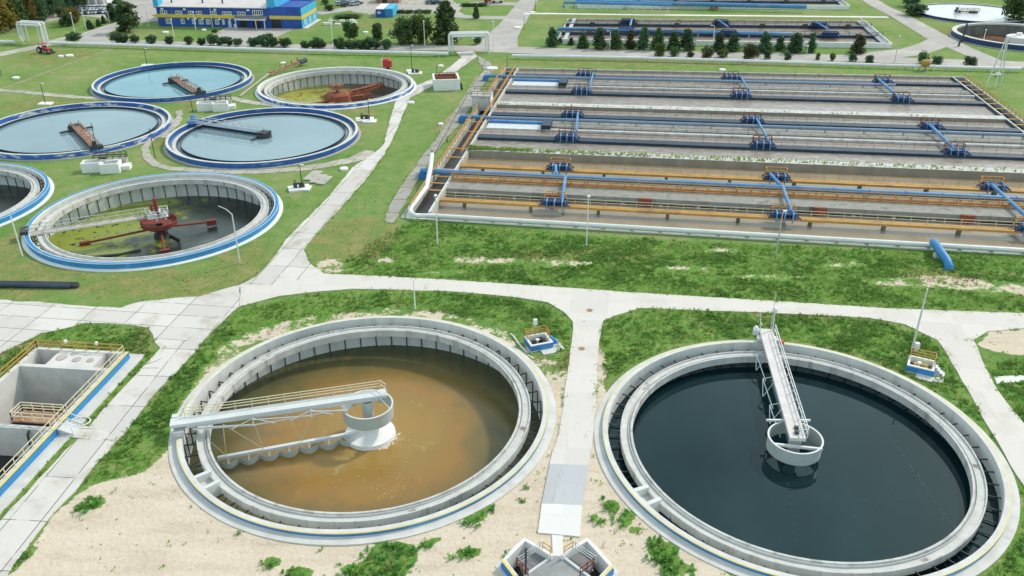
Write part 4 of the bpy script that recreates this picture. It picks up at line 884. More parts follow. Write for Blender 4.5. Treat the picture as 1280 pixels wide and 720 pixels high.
# ------------------------------------------------------------------ the two basins behind
def rear_basin(label, u0, u1, v0, v1, lines, pipe_v, where):
    t = thing('aeration_basin', label, 'basin', tuple(bp(u0, v0)))
    P = lambda name, m, *bl: part(name, m, *bl, parent=t)
    P('wall', M['white'], (u0, u1, v0 - .6, v0, -.3, 1.5)); P('wall', M['conc_old'], (u0, u1, v1, v1 + .6, -.3, 1.3)); P('wall', M['conc_old'], (u0 - .5, u0 - .003, v0 - .6, v1 + .6, -.3, 1.3)); P('wall', M['conc_pale'], (u1 + .003, u1 + .5, v0 - .6, v1 + .6, -.3, 1.3))
    for v in lines:
        P('walkway', M['pipe_dark'], (u0, u1, v, v + 1.6, .6, 1.5))
        mb = MB()
        for u in np.arange(u0 + 8, u1, 14): slab_uv(mb, u, u + 1.6, v - .6, v, .4, 2.0)
        rail_uv(mb, v + .1, u0, u1, 1.5, 3.5, .06); mb.build('gate_box', M['dark_steel'], t, world=True)
    w = MB(); w.add([bp(u0, v0, .7), bp(u1, v0, .7), bp(u1, v1, .7), bp(u0, v1, .7)], [(0, 1, 2, 3)]); tag(w.build('water', M['w_churn_pink'] if where == 'near' else M['w_grey']), kind='structure')
    mb = MB(); mb.rail([bp(u1 - 1.5, v0, 1.3), bp(u1 - 1.5, v1, 1.3)], r=.09, sp=3); mb.bar(bp(u1 - 2, v0, 1.3), bp(u1 - 2, v1, 1.3), 1.2, .3); mb.bar(bp(u0 + 2, v0, 1.3), bp(u0 + 2, v1, 1.3), 1.2, .3); mb.build('end_gangway', M['steel'], t, world=True)
    return t
rear_basin('middle distance aeration basin behind the row of cone shaped trees', 10.5, 111, 141, 176, (151, 166), 158, 'near')
rb3 = rear_basin('farthest aeration basin cut off by the top edge of the picture', 11, 112, 206, 262, (214, 224, 240), 209, 'far')
def far_main(px0, px1, z, r, label, w2=0):
    a, b = at(*px0, z), at(*px1, z); t = thing('air_main', label, 'pipe', tuple(Vector((a.x, a.y, 0))), 0, 'air mains of the rear basins')
    mb = MB(); mb.tube([a + Vector((0, 0, -2)), a, b], r, 8); mb.build('pipe', M['pipe_blue'], t, world=True)
    for k in range(14): mb = MB(); p = a.lerp(b, (k + .5) / 14); mb.bar(Vector((p.x, p.y, .6)), p, .3, .3); mb.build('support', M['steel'], t, world=True)
far_main((697, 36), (990, 43), 2.0, .55, 'blue air pipe along the basin behind the cone shaped trees')
far_main((720, 1.5), (1008, 8.5), 2.0, .75, 'bright blue air pipe of the farthest basin'); far_main((705, 3), (840, 6), 3.2, .5, 'upper left blue pipe of the farthest basin')
for k, (px, py, lb) in enumerate([(785, 29, 'left dark blue aerator hood on the basin behind the trees'), (901, 30, 'middle dark blue aerator hood on the basin behind the trees'), (1023, 33, 'right dark blue aerator hood on the basin behind the trees'), (783, 39, 'low blue aerator beside the air pipe, left, basin behind the trees'), (1037, 45, 'low blue aerator right of the air pipe end, basin behind the trees'), (910, 43, 'low blue aerator in the middle, basin behind the trees')]):
    c = at(px, py, 1.5); t = thing('aerator', lb, 'aerator', tuple(c), TH, 'aerators of the basin behind the trees'); mb = MB(); mb.box(-2.8, -.9, 0, 2.8, .9, .3); mb.box(-2.2, -.7, .3, 2.2, .7, 1.2)
    for q in range(5): mb.bar((-2.4 + q * 1.2, -.95, 0), (-2.0 + q * 1.0, -.95, 1.5), .18, .18)
    mb.bar((-3.2, -.95, .2), (-2, -.95, 1.6), .25, .25); mb.bar((3.2, -.95, .2), (2, -.95, 1.6), .25, .25); mb.bar((-2, -.95, 1.6), (2, -.95, 1.6), .25, .25); mb.build('frame', M['blue_dark'], t)
    if k < 3: mb = MB(); mb.tube([(1.2 if k == 0 else -1, -1, 1.4), (.9 if k == 0 else 1.6, -9.5, .9)], .32, 6); mb.build('link_pipe', M['pipe_blue'], t)
mb = MB(); c = at(893, 12); mb.lathe([(0, 2.4), (.9, 2.2), (1.4, 1.0), (1.2, 0)], tuple(c), 16); o = mb.build('valve_cap', M['rust_pale'], rb3, world=True)
mb = MB(); c = at(784, 11); mb.lathe([(0, 1.8), (.8, 1.6), (1.1, .8), (1.0, 0)], tuple(c), 16); o = mb.build('valve_cap', M['conc'], rb3, world=True)
# ================================================================== SETTLING PIT AT THE LEFT EDGE
t = thing('concrete_pit', 'open rectangular concrete pit with cream railings and a bright blue band at the left edge', 'pit', tuple(qp(0, 0)))
def qbox(mb, x0, y0, x1, y1, z0, z1):
    P = [qp(x0, y0), qp(x1, y0), qp(x1, y1), qp(x0, y1)]; mb.prism([(p.x, p.y) for p in P], z0, z1)
ZT = .9
mb = MB(); qbox(mb, 0, 0, .55, 62, -6, ZT); mb.build('wall', M['conc_pale'], t, world=True)
mb = MB(); qbox(mb, 11.1, 0, 11.65, 62, -6, ZT); mb.build('wall', M['conc_pale'], t, world=True)
mb = MB(); qbox(mb, .552, 0, 11.098, .5, -6, ZT); mb.build('wall', M['conc_pale'], t, world=True)
mb = MB(); qbox(mb, .552, 3.6, 11.098, 4.2, -6, ZT - .02); mb.build('cross_wall', M['conc_pale'], t, world=True)
mb = MB(); qbox(mb, 4.0, .502, 8.3, 3.598, -6, ZT - .03); qbox(mb, 2.5, .502, 3.0, 3.598, -6, ZT - .03); qbox(mb, 3.002, .502, 3.998, 3.598, -6, ZT - .035); mb.build('cover_slab', M['deck'], t, world=True)
for x, y, r_ in ((3.5, 2.2, .4), (5.2, 2.2, .5), (7.2, 2., .6), (6.2, 1.0, .35)):
    mb = MB(); p = qp(x, y); mb.lathe([(r_, ZT - .03), (r_, ZT + .05), (0, ZT + .06)], (p.x, p.y, 0), 20); mb.build('hatch', M['conc_old'], t, world=True)
mb = MB(); qbox(mb, .552, 14.3, 11.098, 14.9, -6, ZT - .5); mb.build('cross_wall', M['conc_pale'], t, world=True)
mb = MB(); qbox(mb, .552, 26.5, 11.098, 27.1, -6, ZT - .5); mb.build('cross_wall', M['conc_pale'], t, world=True)
mb = MB(); qbox(mb, .552, 40, 11.098, 40.6, -6, ZT - .5); mb.build('cross_wall', M['conc_pale'], t, world=True)
mb = MB(); qbox(mb, .56, 12.2, 5.6, 14.1, .55, .72); gw = mb.build('gangway', M['rust_pale'], t, world=True)
mb = MB(); mb.rail([qp(.7, 12.25, .72), qp(5.5, 12.25, .72), qp(5.5, 14.05, .72)], sp=1.2, r=.045, levels=(.35, .7, 1.05)); mb.rail([qp(.7, 14.05, .72), qp(5.5, 14.05, .72)], sp=1.2, r=.045); mb.build('handrail', M['cream_rail'], gw, world=True)
mb = MB(); qbox(mb, .56, 12.4, 5.4, 13.9, -.2, .5); mb.build('trough', M['dark_steel'], t, world=True)
mb = MB(); mb.rail([qp(.28, 0.3, ZT), qp(.28, 62, ZT)], sp=1.5, r=.033, levels=(.5, 1.05)); mb.build('handrail', M['cream_rail'], t, world=True)
mb = MB(); mb.rail([qp(.4, .2, ZT), qp(11.4, .2, ZT)], sp=1.6, r=.05); mb.rail([qp(11.4, .2, ZT), qp(11.4, 40, ZT)], sp=1.8, r=.05); mb.build('handrail', M['ochre'], t, world=True)
mb = MB(); qbox(mb, -.10, -.0, -.003, 62, .0, ZT - .12); bb = mb.build('blue_band', M['blue_light'], t, world=True)
mb = MB(); qbox(mb, -.12, -.05, .16, 62, ZT + .003, ZT + .05); mb.build('yellow_edge', M['yellow'], t, world=True)
mb = MB(); qbox(mb, -1.5, -1.0, -.103, 62, -.2, .06); qbox(mb, -.1, -1.0, 12.6, -.003, -.2, .058); qbox(mb, 11.653, .0, 12.6, 62, -.2, .056); mb.build('apron', M['conc_pale'], t, world=True)
mb = MB()
for k in range(4): qbox(mb, -.4 - .42 * k, 13.4, -.12 - .3 * k, 15., .02, .75 - .2 * k)
for y in (13.3, 15.1): mb.bar(qp(-.1, y, .8), qp(-1.8, y, .2), .06, .2); mb.bar(qp(-.1, y, 1.8), qp(-1.8, y, 1.1), .06, .06); mb.bar(qp(-1.8, y, .1), qp(-1.8, y, 1.1), .06, .06)
mb.build('steps', M['steel_pale'], t, world=True)
for y0, y1, z, m in ((4.2, 14.3, -4.6, 'dark'), (14.9, 26.5, -3.4, 'dark'), (27.1, 40, -3.0, 'dark'), (40.6, 62, -3, 'dark')):
    mb = MB(); mb.add([qp(.5, y0, z), qp(11.1, y0, z), qp(11.1, y1, z), qp(.5, y1, z)], [(0, 1, 2, 3)]); o = mb.build('water', M[m]); tag(o, kind='structure')
mb = MB(); qbox(mb, .6, .6, 11.0, 3.5, -1.7, -1.6); mb.build('pocket_floor', M['conc_wet'], t, world=True)
mb = MB(); mb.tube([qp(3.2, 14.6, .4), qp(3.3, 15.2, -.1), qp(3.4, 15.3, -3.0)], .12, 6); mb.build('drain_pipe', M['dark_steel'], t, world=True)
for x, w_ in ((7.5, .3), (3.6, .3)):
    mb = MB(); p = qp(x, .2, ZT + .9); mb.lathe([(0, .45), (.18, .4), (.2, .1), (.12, 0)], tuple(p), 12); mb.build('lamp', M['white'], t, world=True)
road('step_path', None, M['slab'], 3, 0, .03, world=[qp(-1.5, 13.2), qp(-5.2, 14.2), qp(-5.2, 15.6), qp(-1.5, 15.3)])
mb = MB(); c = at(100, 528); mb.tube([c + Vector((math.cos(a) * 1.1, math.sin(a) * .8, .12)) for a in np.linspace(0, 6.6, 26)], .07, 6); tag(mb.build('hose', M['white_pipe']), 'loop of pale hose lying in the grass beside the concrete pit', 'hose')
# ================================================================== CHAMBER AT THE BOTTOM EDGE
t = thing('valve_chamber', 'sunken concrete valve chamber with blue and yellow walls at the bottom edge', 'chamber', tuple(at(697, 715)))
mb = MB(); zc = .8
def wseg(mb, a, b, w, z0, z1): 
    a = Vector((a.x, a.y, 0)); b = Vector((b.x, b.y, 0)); d = (b - a).normalized(); n = Vector((-d.y, d.x, 0)) * w / 2; a2 = a - d * w * .49; b2 = b + d * w * .49
    mb.prism([(p.x, p.y) for p in (a2 - n, b2 - n, b2 + n, a2 + n)], z0, z1)
for i, (a, b) in enumerate(((0, 1), (1, 2), (3, 4), (4, 5), (5, 6), (6, 7), (7, 0))):
    mb = MB(); wseg(mb, CH[a], CH[b], .28, -2.5, zc + .002 * i); mb.build('wall', M['white'], t, world=True)
ctr = at(697, 718)
def off(a, b, s):
    d = (b - a).normalized(); n = Vector((-d.y, d.x, 0)); 
    if (a + n - Vector((ctr.x, ctr.y, a.z))).length < (a - n - Vector((ctr.x, ctr.y, a.z))).length: n = -n
    return a + n * s, b + n * s
for a, b in ((7, 0), (5, 6)):
    p, q_ = off(CH[a], CH[b], .24); mb = MB(); wseg(mb, p, q_, .10, .0, .52); mb.build('blue_band', M['blue'], t, world=True)
    p, q_ = off(CH[a], CH[b], .1); mb = MB(); wseg(mb, p, q_, .26, zc + .02, zc + .06); mb.build('yellow_edge', M['yellow'], t, world=True)
ring = [CH[i] + (Vector((CH[i].x, CH[i].y, 0)) - Vector((ctr.x, ctr.y, 0))).normalized() * .8 for i in range(8)]
mb = MB()
for i in range(8):
    j = (i + 1) % 8
    if i == 2: continue
    mb.prism([(p.x, p.y) for p in (CH[i], CH[j], ring[j], ring[i])], -.3, .015)
mb.build('apron', M['conc_pale'], t, world=True)
fl = [CH[i] for i in range(8)]
mb = MB(); mb.prism([(p.x, p.y) for p in fl], -2.0, -1.2); mb.build('pit_floor', M['dark'], t, world=True)
c0 = at(697, 697); mb = MB(); pts = [at(689, 696, .2), at(704, 696, .2), at(735, 722, .2), at(728, 745, .2), at(665, 745, .2), at(660, 720, .2)]
mb.prism([(p.x, p.y) for p in pts], -1.2, .30); mb.build('floor', M['floor_grey'], t, world=True)
for s_, px in ((-1, [(686, 698), (672, 686), (650, 702), (657, 716)]), (1, [(707, 698), (720, 688), (743, 702), (735, 714)])):
    mb = MB(); mb.prism([(at(x, y, .2).x, at(x, y, .2).y) for x, y in px], -.6, .12); mb.build('side_floor', M['tarmac'], t, world=True)
for a, b in (((688, 697), (657, 719)), ((705, 697), (738, 722))):
    mb = MB(); wseg(mb, at(*a, .4), at(*b, .4), .2, -.6, .48); mb.build('kerb', M['steel_pale'], t, world=True)
for P in ([(688, 695), (678, 688)], [(705, 695), (716, 688)]):
    mb = MB(); mb.rail([at(x, y, .6) for x, y in P], sp=.8, r=.03, levels=(.5, 1.0)); mb.build('handrail', M['orange_rail'], t, world=True)
for P in ([(675, 688), (648, 707)], [(719, 688), (745, 706)]):
    mb = MB(); mb.rail([at(x, y, .5) for x, y in P], sp=1.2, r=.03, levels=(.3, .6, .9)); mb.build('handrail', M['steel'], t, world=True)
for P in ([(646, 708), (660, 722)], [(725, 720), (742, 708)]):
    mb = MB(); mb.rail([at(x, y, .3) for x, y in P], sp=.7, r=.04, levels=(.4, .9)); mb.build('handrail', M['red'], t, world=True)
mb = MB(); p = at(657, 722, .1); mb.tube([p, p + Vector((0, 0, 3.3))], .09, 8); tag(mb.build('post', M['dark_steel']), 'dark upright post standing in the valve chamber at the bottom', 'post')
# ================================================================== PUMP PITS
def pump_pit(c, rz, sx, sy, label, cab, ladder):
    t = thing('pump_pit', label, 'pump pit', tuple(c), rz, 'small blue pump pits')
    for x0, y0, x1, y1, nm in ((-sx, -sy, sx, -sy + .25, 'wall'), (-sx, sy - .25, sx, sy, 'wall'), (-sx, -sy + .253, -sx + .25, sy - .253, 'wall'), (sx - .25, -sy + .253, sx, sy - .253, 'wall')):
        mb = MB(); mb.box(x0, y0, -.8, x1, y1, .85); mb.build(nm, M['white'], t)
    mb = MB(); mb.box(-sx - .03, -sy - .03, .05, sx + .03, -sy - .003, .74); mb.box(-sx - .03, -sy - .002, .05, -sx - .003, sy + .03, .74); mb.box(sx + .003, -sy - .002, .05, sx + .03, sy + .03, .74); mb.build('blue_band', M['blue'], t)
    mb = MB(); mb.box(-sx + .25, -sy + .25, -.3, sx - .25, sy - .25, .1); mb.build('floor', M['rust_pale'], t)
    mb = MB(); mb.rail([(-sx + .1, sy * .2, .85), (-sx + .1, sy - .1, .85), (sx - .1, sy - .1, .85), (sx - .1, -sy * .2, .85)], sp=.75, r=.035, levels=(.3, .65, 1.05)); mb.build('handrail', M['orange_rail'], t)
    mb = MB(); mb.tube([(-.5, .3, -.5), (-.5, .3, .5)], .28, 10); mb.tube([(-.5, .3, .45), (.6, .3, .45), (.6, -.2, .2), (.6, -.2, -.5)], .16, 8); mb.box(.2, .4, -.5, .8, .9, .5); mb.build('pump', M['yellow'] if not cab else M['dark_steel'], t)
    mb = MB(); mb.lathe([(.25, 0), (.25, .06), (0, .07)], (-.2, -.2, .9), 12); mb.tube([(-.2, -.2, -.4), (-.2, -.2, .9)], .06, 6); mb.build('valve_wheel', M['white'], t)
    mb = MB(); mb.box(sx + .04, -sy - .9, -.1, sx + 1.2, sy * .4, .08); mb.box(-sx * .2, -sy - 1.2, -.1, sx + .03, -sy - .04, .08); mb.build('pad', M['conc_pale'], t)
    mb = MB()
    for k in range(3): mb.box(sx + .05 + .28 * k, -sy * .5, .08, sx + .33 + .28 * k, sy * .15, .95 - .28 * k)
    mb.build('steps', M['blue_light'] if cab else M['steel'], t)
    if cab:
        mb = MB(); mb.tube([(0, sy - .1, 1.1), (0, sy - .1, 2.3)], .04, 6); mb.box(-.22, sy - .3, 2.3, .22, sy + .1, 3.0); mb.build('cabinet', M['white'], t)
    return t
pump_pit(at(673, 431), R(20), 1.45, 1.25, 'blue and white pump pit with white cabinet on a pole beside the brown tank', True, False)
pump_pit(at(1150, 461), R(-28), 1.45, 1.25, 'blue and white pump pit with yellow pump beside the dark mirror tank', False, True)
mb = MB(); mb.tube([at(x, y, z) for x, y, z in ((638, 417, .1), (642, 420, .15), (648, 429, .1), (655, 437, .1), (658, 440, .1))], .09, 6); tag(mb.build('hose', M['white_pipe']), 'pale hose running from the pump pit to the brown tank rim', 'hose')
# ================================================================== LAMPS
def lamp_post(px, py, tip, label, m='steel_pale', r=.10, arm=None, group='lamp posts', name='lamp_post', base_pad=False, head=True):
    g = at(px, py); 
    # height: where the vertical through the foot meets the row of the tip
    best = min(np.arange(1.5, 16, .05), key=lambda h: abs(prow(g.x, g.y, h) - tip)); h = float(best)
    t = thing(name, label, 'lamp', tuple(g), 0, group)
    mb = MB(); mb.tube([(0, 0, -.2), (0, 0, h * .5), (0, 0, h)], [r, r * .85, r * .65], 8); mb.build('pole', M[m], t)
    if arm:
        mb = MB(); mb.tube([(0, 0, h), (arm[0] * .4, arm[1] * .4, h + .35), (arm[0], arm[1], h + .3)], r * .5, 6); mb.build('arm', M[m], t)
        if head: mb = MB(); mb.box(arm[0] - .3, arm[1] - .14, h + .22, arm[0] + .3, arm[1] + .14, h + .38); mb.build('lamp_head', M['white'], t)
    elif head:
        mb = MB(); mb.lathe([(r, -.05), (.22, .05), (.28, .25), (.15, .4), (0, .42)], (0, 0, h), 12); mb.build('lamp_head', M['white'], t)
    if base_pad: mb = MB(); mb.box(-1.5, -1.1, -.1, 1.5, 1.1, .25); mb.build('pad', M['white'], t)
    return t
def prow(X, Y, Z):
    zc = Y * math.cos(PIT) - (Z - CZ) * math.sin(PIT); yc = Y * math.sin(PIT) + (Z - CZ) * math.cos(PIT); return 360 - F * yc / zc
lamp_post(1140, 437, 361, 'tall pale lamp post leaning over the pump pit beside the dark mirror tank', r=.14, head=False)
mb = MB(); c = at(1140, 437); mb.box(c.x + .1, c.y - .5, 0, c.x + .6, c.y, 1.1); tag(mb.build('control_box', M['white']), 'small white control box at the foot of the tall lamp post', 'box')
lamp_post(519, 386, 350, 'short white post in the grass behind the brown tank', 'white', .09, head=False)
lamp_post(547, 305, 246, 'white lamp post in front of the white pipeline corner', 'white', .11)
lamp_post(733, 308, 247, 'white lamp post in the weeds before the middle of the white pipeline', 'white', .10)
lamp_post(970, 320, 268, 'greenish grey lamp post rising before the middle aerator of the basin', 'steel', .12, (.5, .6))
lamp_post(28, 320, 270, 'white lamp post between the left edge tank and the algae tank', 'white', .12, head=False)
lamp_post(300, 329, 268, 'white lamp post with long arm reaching over the algae tank', 'steel_pale', .13, (-2.6, 2.4), head=False)
# dark masts by the tanks
for px, py, tip, lb in ((57, 130, 106, 'dark mast on a white pad left of the flaking rim tank'), (184, 82, 62, 'dark mast on a white pad behind the teal tank'), (378, 236, 208, 'dark mast on the pump pad beside the slabs'), (462, 152, 126, 'dark mast on the white pad right of the pale water tank'), (515, 89, 58, 'dark mast with machine on a white pad near the red trailer')):
    lamp_post(px, py, tip, lb, 'dark_steel', .10, (.4, 0), 'dark masts', base_pad=True)
for px, py, tip, lb in ((194, 198, 160, 'thin dark mast between the flaking rim tank and the pale water tank'), (122, 190, 153, 'thin dark mast at the front rim of the flaking rim tank'), (546, 100, 82, 'thin green mast left of the white tank by the north road'), (2, 95, 72, 'dark mast at the left picture edge by the lawn'), (634, 83, 69, 'dark mast behind the rear left corner of the big basin'),
                        (559, 178, 172, 'short dark post on the left flank of the big basin'), (241, 140, 120, 'thin dark mast left of the white twin boxes'), (655, 37, 20, 'thin dark mast beside the north lane'), (669, 17, 0, 'thin dark mast by the white slab on the north lane'), (686, 55, 30, 'thin dark mast left of the first cone shaped tree')):
    lamp_post(px, py, tip, lb, 'dark_steel', .09, None, 'dark masts', head=False)
LP = [(94, 42, 17), (108, 37, 11), (137, 28, 15), (66, 15, 0), (186, 33, 8), (218, 48, 25), (245, 38, 16), (266, 34, 10), (416, 55, 24), (531, 57, 27), (617, 63, 28), (762, 62, 40), (890, 64, 33), (1008, 70, 58), (1118, 78, 46), (1196, 20, 8), (1228, 56, 38), (52, 24, 14)]
for i, (px, py, tip) in enumerate(LP):
    lamp_post(px, py, tip, ['white street lamp by the fork road, nearest the round bush', 'white street lamp beside the parked car rows', 'white street lamp at the mouth of the forecourt drive', 'tall white street lamp before the dark wood', 'white tripod braced street lamp left of the blue building', 'tall white street lamp before the left end of the blue building', 'white street lamp before the middle of the blue facade', 'white street lamp before the right part of the blue facade',
              'slim white street lamp right of the blue building', 'white street lamp in front of the big bush', 'white street lamp beside the white pipe arch', 'white street lamp between the cone shaped trees, left one', 'white street lamp between the cone shaped trees, middle one', 'grey street lamp between the cone shaped trees, right one', 'slim grey street lamp near the road bend', 'thin grey lamp beside the far whitish tank', 'white lamp before the far emptied tank', 'short grey lamp beside the wood road'][i],
              'white' if i not in (13, 14, 15) else 'steel', .13, (-.9, 0) if i in (2, 11, 12) else None, 'street lamps')
# leaning dark poles by the far tank
for k, (a, b) in enumerate((((1202, 52), (1204, 31)), ((1198, 58), (1199, 47)))):
    g = at(*a); mb = MB(); mb.tube([g, g + Vector((.4, 0, 5.5 if k == 0 else 3.2))], .3, 8); tag(mb.build('dark_pole', M['dark_steel']), ('tall thick dark pole' if k == 0 else 'short thick dark pole') + ' at the rim of the far emptied tank', 'pole')
# pylon of white legs at the right
t = thing('lattice_mast', 'white splayed three legged floodlight mast behind the right end of the basin', 'mast', tuple(at(1240, 108)))
top = Vector((.6, 0, 12.0))
for dx, dy in ((-1.6, 0), (.2, -1.2), (2.6, .6)):
    mb = MB(); mb.tube([(dx, dy, 0), (top.x + dx * .12, dy * .1, 12)], .16, 6); mb.build('leg', M['steel_pale'], t)
for z in (3, 6, 9): mb = MB(); mb.tube([(-1.6 + .2 * z, 0, z), (2.4 - .17 * z, .3, z)], .09, 5); mb.build('brace', M['steel_pale'], t)
mb = MB(); mb.tube([(.6, 0, 12), (1.4, 0, 12.6), (2.4, 0, 12.7)], .09, 5); mb.box(2.1, -.25, 12.5, 2.8, .25, 12.75); mb.build('lamp_head', M['white'], t)
mb = MB(); mb.lathe([(0, 1.1), (.6, .8), (.7, .3), (.4, 0)], tuple(at(1247, 95, 0)), 14); tag(mb.build('dish', M['white']), 'small white cap in the grass beside the floodlight mast', 'cap')
# ================================================================== OVERGROUND WHITE PIPES
def pipeline(label, px, z, r, sup=5.):
    pts = [at(x, y, z) for x, y in px]; t = thing('pipeline', label, 'pipe', (pts[0].x, pts[0].y, 0), 0, 'white insulated pipelines'); mb = MB(); mb.tube(pts, r, 10); mb.build('pipe', M['white_pipe'], t, world=True)
    for a, b in zip(pts[:-1], pts[1:]):
        n = max(1, int((b - a).length / sup))
        for k in range(n): mb = MB(); p = a.lerp(b, (k + .5) / n); mb.box(p.x - .2, p.y - .25, -.1, p.x + .2, p.y + .25, z - r * .8); mb.build('support', M['conc'], t, world=True)
    return t
pipeline('white insulated pipe along the row of round bushes', [(64, 53.5), (150, 56), (300, 61), (420, 64), (560, 67)], .9, .5)
pipeline('white insulated pipe along the road behind the big basin', [(640, 69.5), (800, 72.5), (960, 77), (1120, 82), (1276, 86)], .9, .45)
pipeline('short white insulated pipe at the left picture edge', [(-20, 52), (18, 52)], .9, .5)
def arch(label, a, b, h, r, legs=2, dy=2.2):
    A = at(*a); B = at(*b); t = thing('pipe_arch', label, 'pipe arch', tuple(A)); B = B - A
    for k in range(legs):
        o = Vector((0, dy * k, 0)); mb = MB(); mb.tube([o + Vector((0, 0, .5)), o + Vector((0, 0, h - .4)), o + Vector((.3, 0, h)), o + B + Vector((-.3, 0, h)), o + B + Vector((0, 0, h - .4)), o + B + Vector((0, 0, -.2))], r, 10); mb.build('pipe', M['white_pipe'], t)
    for e in (Vector(), B):
        for k in (0, 1):
            mb = MB(); q = e + Vector((.9 if e.length < 1 else -.9, -.5 + k * (dy + 1), 0)); mb.bar(q, q + Vector((0, 0, h - .4)), .25, .25); mb.build('leg', M['steel_pale'], t)
    mb = MB(); mb.bar(Vector((.6, dy / 2, h - .75)), B + Vector((-.6, dy / 2, h - .75)), dy + 1.0, .2); mb.build('beam', M['steel'], t)
arch('white pipe arch spanning the north road junction', (562, 67), (611, 66), 5.6, .34)
arch('white pipe arch over the field path at the left', (27, 53.5), (56, 55), 6.2, .30)
# yellow vessel on legs
t = thing('yellow_tank', 'small yellow vessel on white legs beside the white pipe', 'tank', tuple(at(1155, 88)))
mb = MB(); mb.tube([(-1.1, 0, 2.0), (-.9, 0, 2.0), (.9, 0, 2.0), (1.1, 0, 2.0)], [.5, .95, .95, .5], 16); mb.build('shell', M['ochre'], t)
for x in (-2.4, -.8, .8, 2.6):
    mb = MB(); mb.bar((x, 0, 0), (x, 0, 1.6), .25, .25); mb.build('leg', M['white'], t)
mb = MB(); mb.tube([(0, 0, 2.9), (0, 0, 5)], .06, 5); mb.build('vent', M['yellow'], t)
# ================================================================== WHITE CONCRETE BOXES
def open_box(mb, x0, y0, x1, y1, h, w=.35):
    mb.mat(0); mb.box(x0, y0, -.2, x1, y0 + w, h); mb.box(x0, y1 - w, -.2, x1, y1, h); mb.box(x0, y0 + w + .001, -.2, x0 + w, y1 - w - .001, h); mb.box(x1 - w, y0 + w + .001, -.2, x1, y1 - w - .001, h); mb.mat(1); mb.box(x0 + w, y0 + w, h * .3, x1 - w, y1 - w, h * .45); mb.mat(0)
def twin(c, rz, label):
    t = thing('distribution_box', label, 'box', tuple(c), rz, 'white twin boxes')
    for nm, a in (('chamber', (-3.7, -.8, -.2, 1.5)), ('chamber', (-.15, -2.0, 3.3, .7))):
        mb = MB(); open_box(mb, *a, 1.8); mb.build(nm, [M['white'], M['dark']], t)
    mb = MB(); mb.box(-2, 1.55, -.2, 3.9, 3.0, 1.5); mb.build('rear_block', M['conc_old'], t)
    mb = MB(); mb.box(3.35, -.6, -.1, 4.8, 1.5, .8); mb.build('side_block', M['white'], t)
    mb = MB(); mb.rail([(-2, 1.6, 1.5), (3.9, 1.6, 1.5), (3.9, 2.9, 1.5), (-2, 2.9, 1.5)], sp=1.2, r=.05); mb.box(-.6, .2, 2.11, .8, .8, 2.5); mb.build('valve_gear', M['dark_steel'], t)
twin(at(268, 137), R(14), 'white twin box with grey valve gear below the teal tank')
twin(at(130, 213), R(10), 'white twin box with two dark openings between the algae tank and the flaking rim tank')
t = thing('distribution_box', 'single white box with rusty grating beside the north road', 'box', tuple(at(559, 113)), R(8), 'white boxes')
mb = MB(); open_box(mb, -3.3, 0, 3.3, 7.0, 2.7, .5); mb.build('chamber', [M['white'], M['dark']], t)
mb = MB(); mb.rail([(-2.4, 1.2, 2.2), (2.4, 1.2, 2.2), (2.4, 6.0, 2.2), (-2.4, 6.0, 2.2)], closed=True, sp=1.0, r=.08, h=.8)
for k in range(5): mb.bar((-2.7, 1.0 + k * 1.2, 2.4), (2.7, 1.0 + k * 1.2, 2.4), .35, .2)
mb.build('grating', M['rust'], t); mb = MB(); mb.bar((3.8, .5, -.1), (3.5, .6, 1.6), .4, .5); mb.build('ladder', M['dark_steel'], t)
# pump pads
def pad(px, py, rz, sx, sy, label):
    t = thing('pump_pad', label, 'pump pad', tuple(at(px, py)), rz, 'pump pads'); mb = MB(); mb.box(-sx, -sy, -.1, sx, sy, .28); mb.build('slab', M['white'], t)
    mb = MB(); mb.tube([(-.6, .2, .28), (-.6, .2, 1.1)], .35, 10); mb.box(0, -.3, .28, 1.0, .4, .8); mb.tube([(-.6, .2, 1.0), (.8, 0, 1.0), (.8, 0, .3)], .16, 8); mb.lathe([(.3, 0), (.3, .06), (0, .07)], (-.6, .2, 1.5), 12); mb.tube([(-.6, .2, 1.), (-.6, .2, 1.5)], .06, 6); mb.build('pump', M['dark_steel'], t)
pad(374, 236, R(20), 1.9, 1.3, 'white slab with a small dark pump between the slab path and the algae tank'); pad(456, 150, R(8), 2.0, 1.3, 'white slab with a dark pump right of the pale water tank'); pad(519, 92, R(8), 1.9, 1.2, 'white slab with a dark green machine near the red trailer')
for i, (px, py, w, l) in enumerate(((391, 220, 1.3, 5), (398, 224, 1.2, 4.4), (406, 226, .9, 4.2))):
    c = at(px, py); mb = MB(); Mx = Matrix.Translation((c.x, c.y, 0)) @ Matrix.Rotation(R(-12), 4, 'Z'); mb.box(-w / 2 - .3, -l / 2, .02, w / 2 + .3, l / 2, .2 + .012 * i, Mx); tag(mb.build('road_slab', M['conc_old']), ['widest pale concrete slab lying in the grass near the pump pad', 'middle one of three concrete slabs lying in the grass', 'narrow right one of three concrete slabs lying in the grass'][i], 'slab', 'spare slabs in the grass')
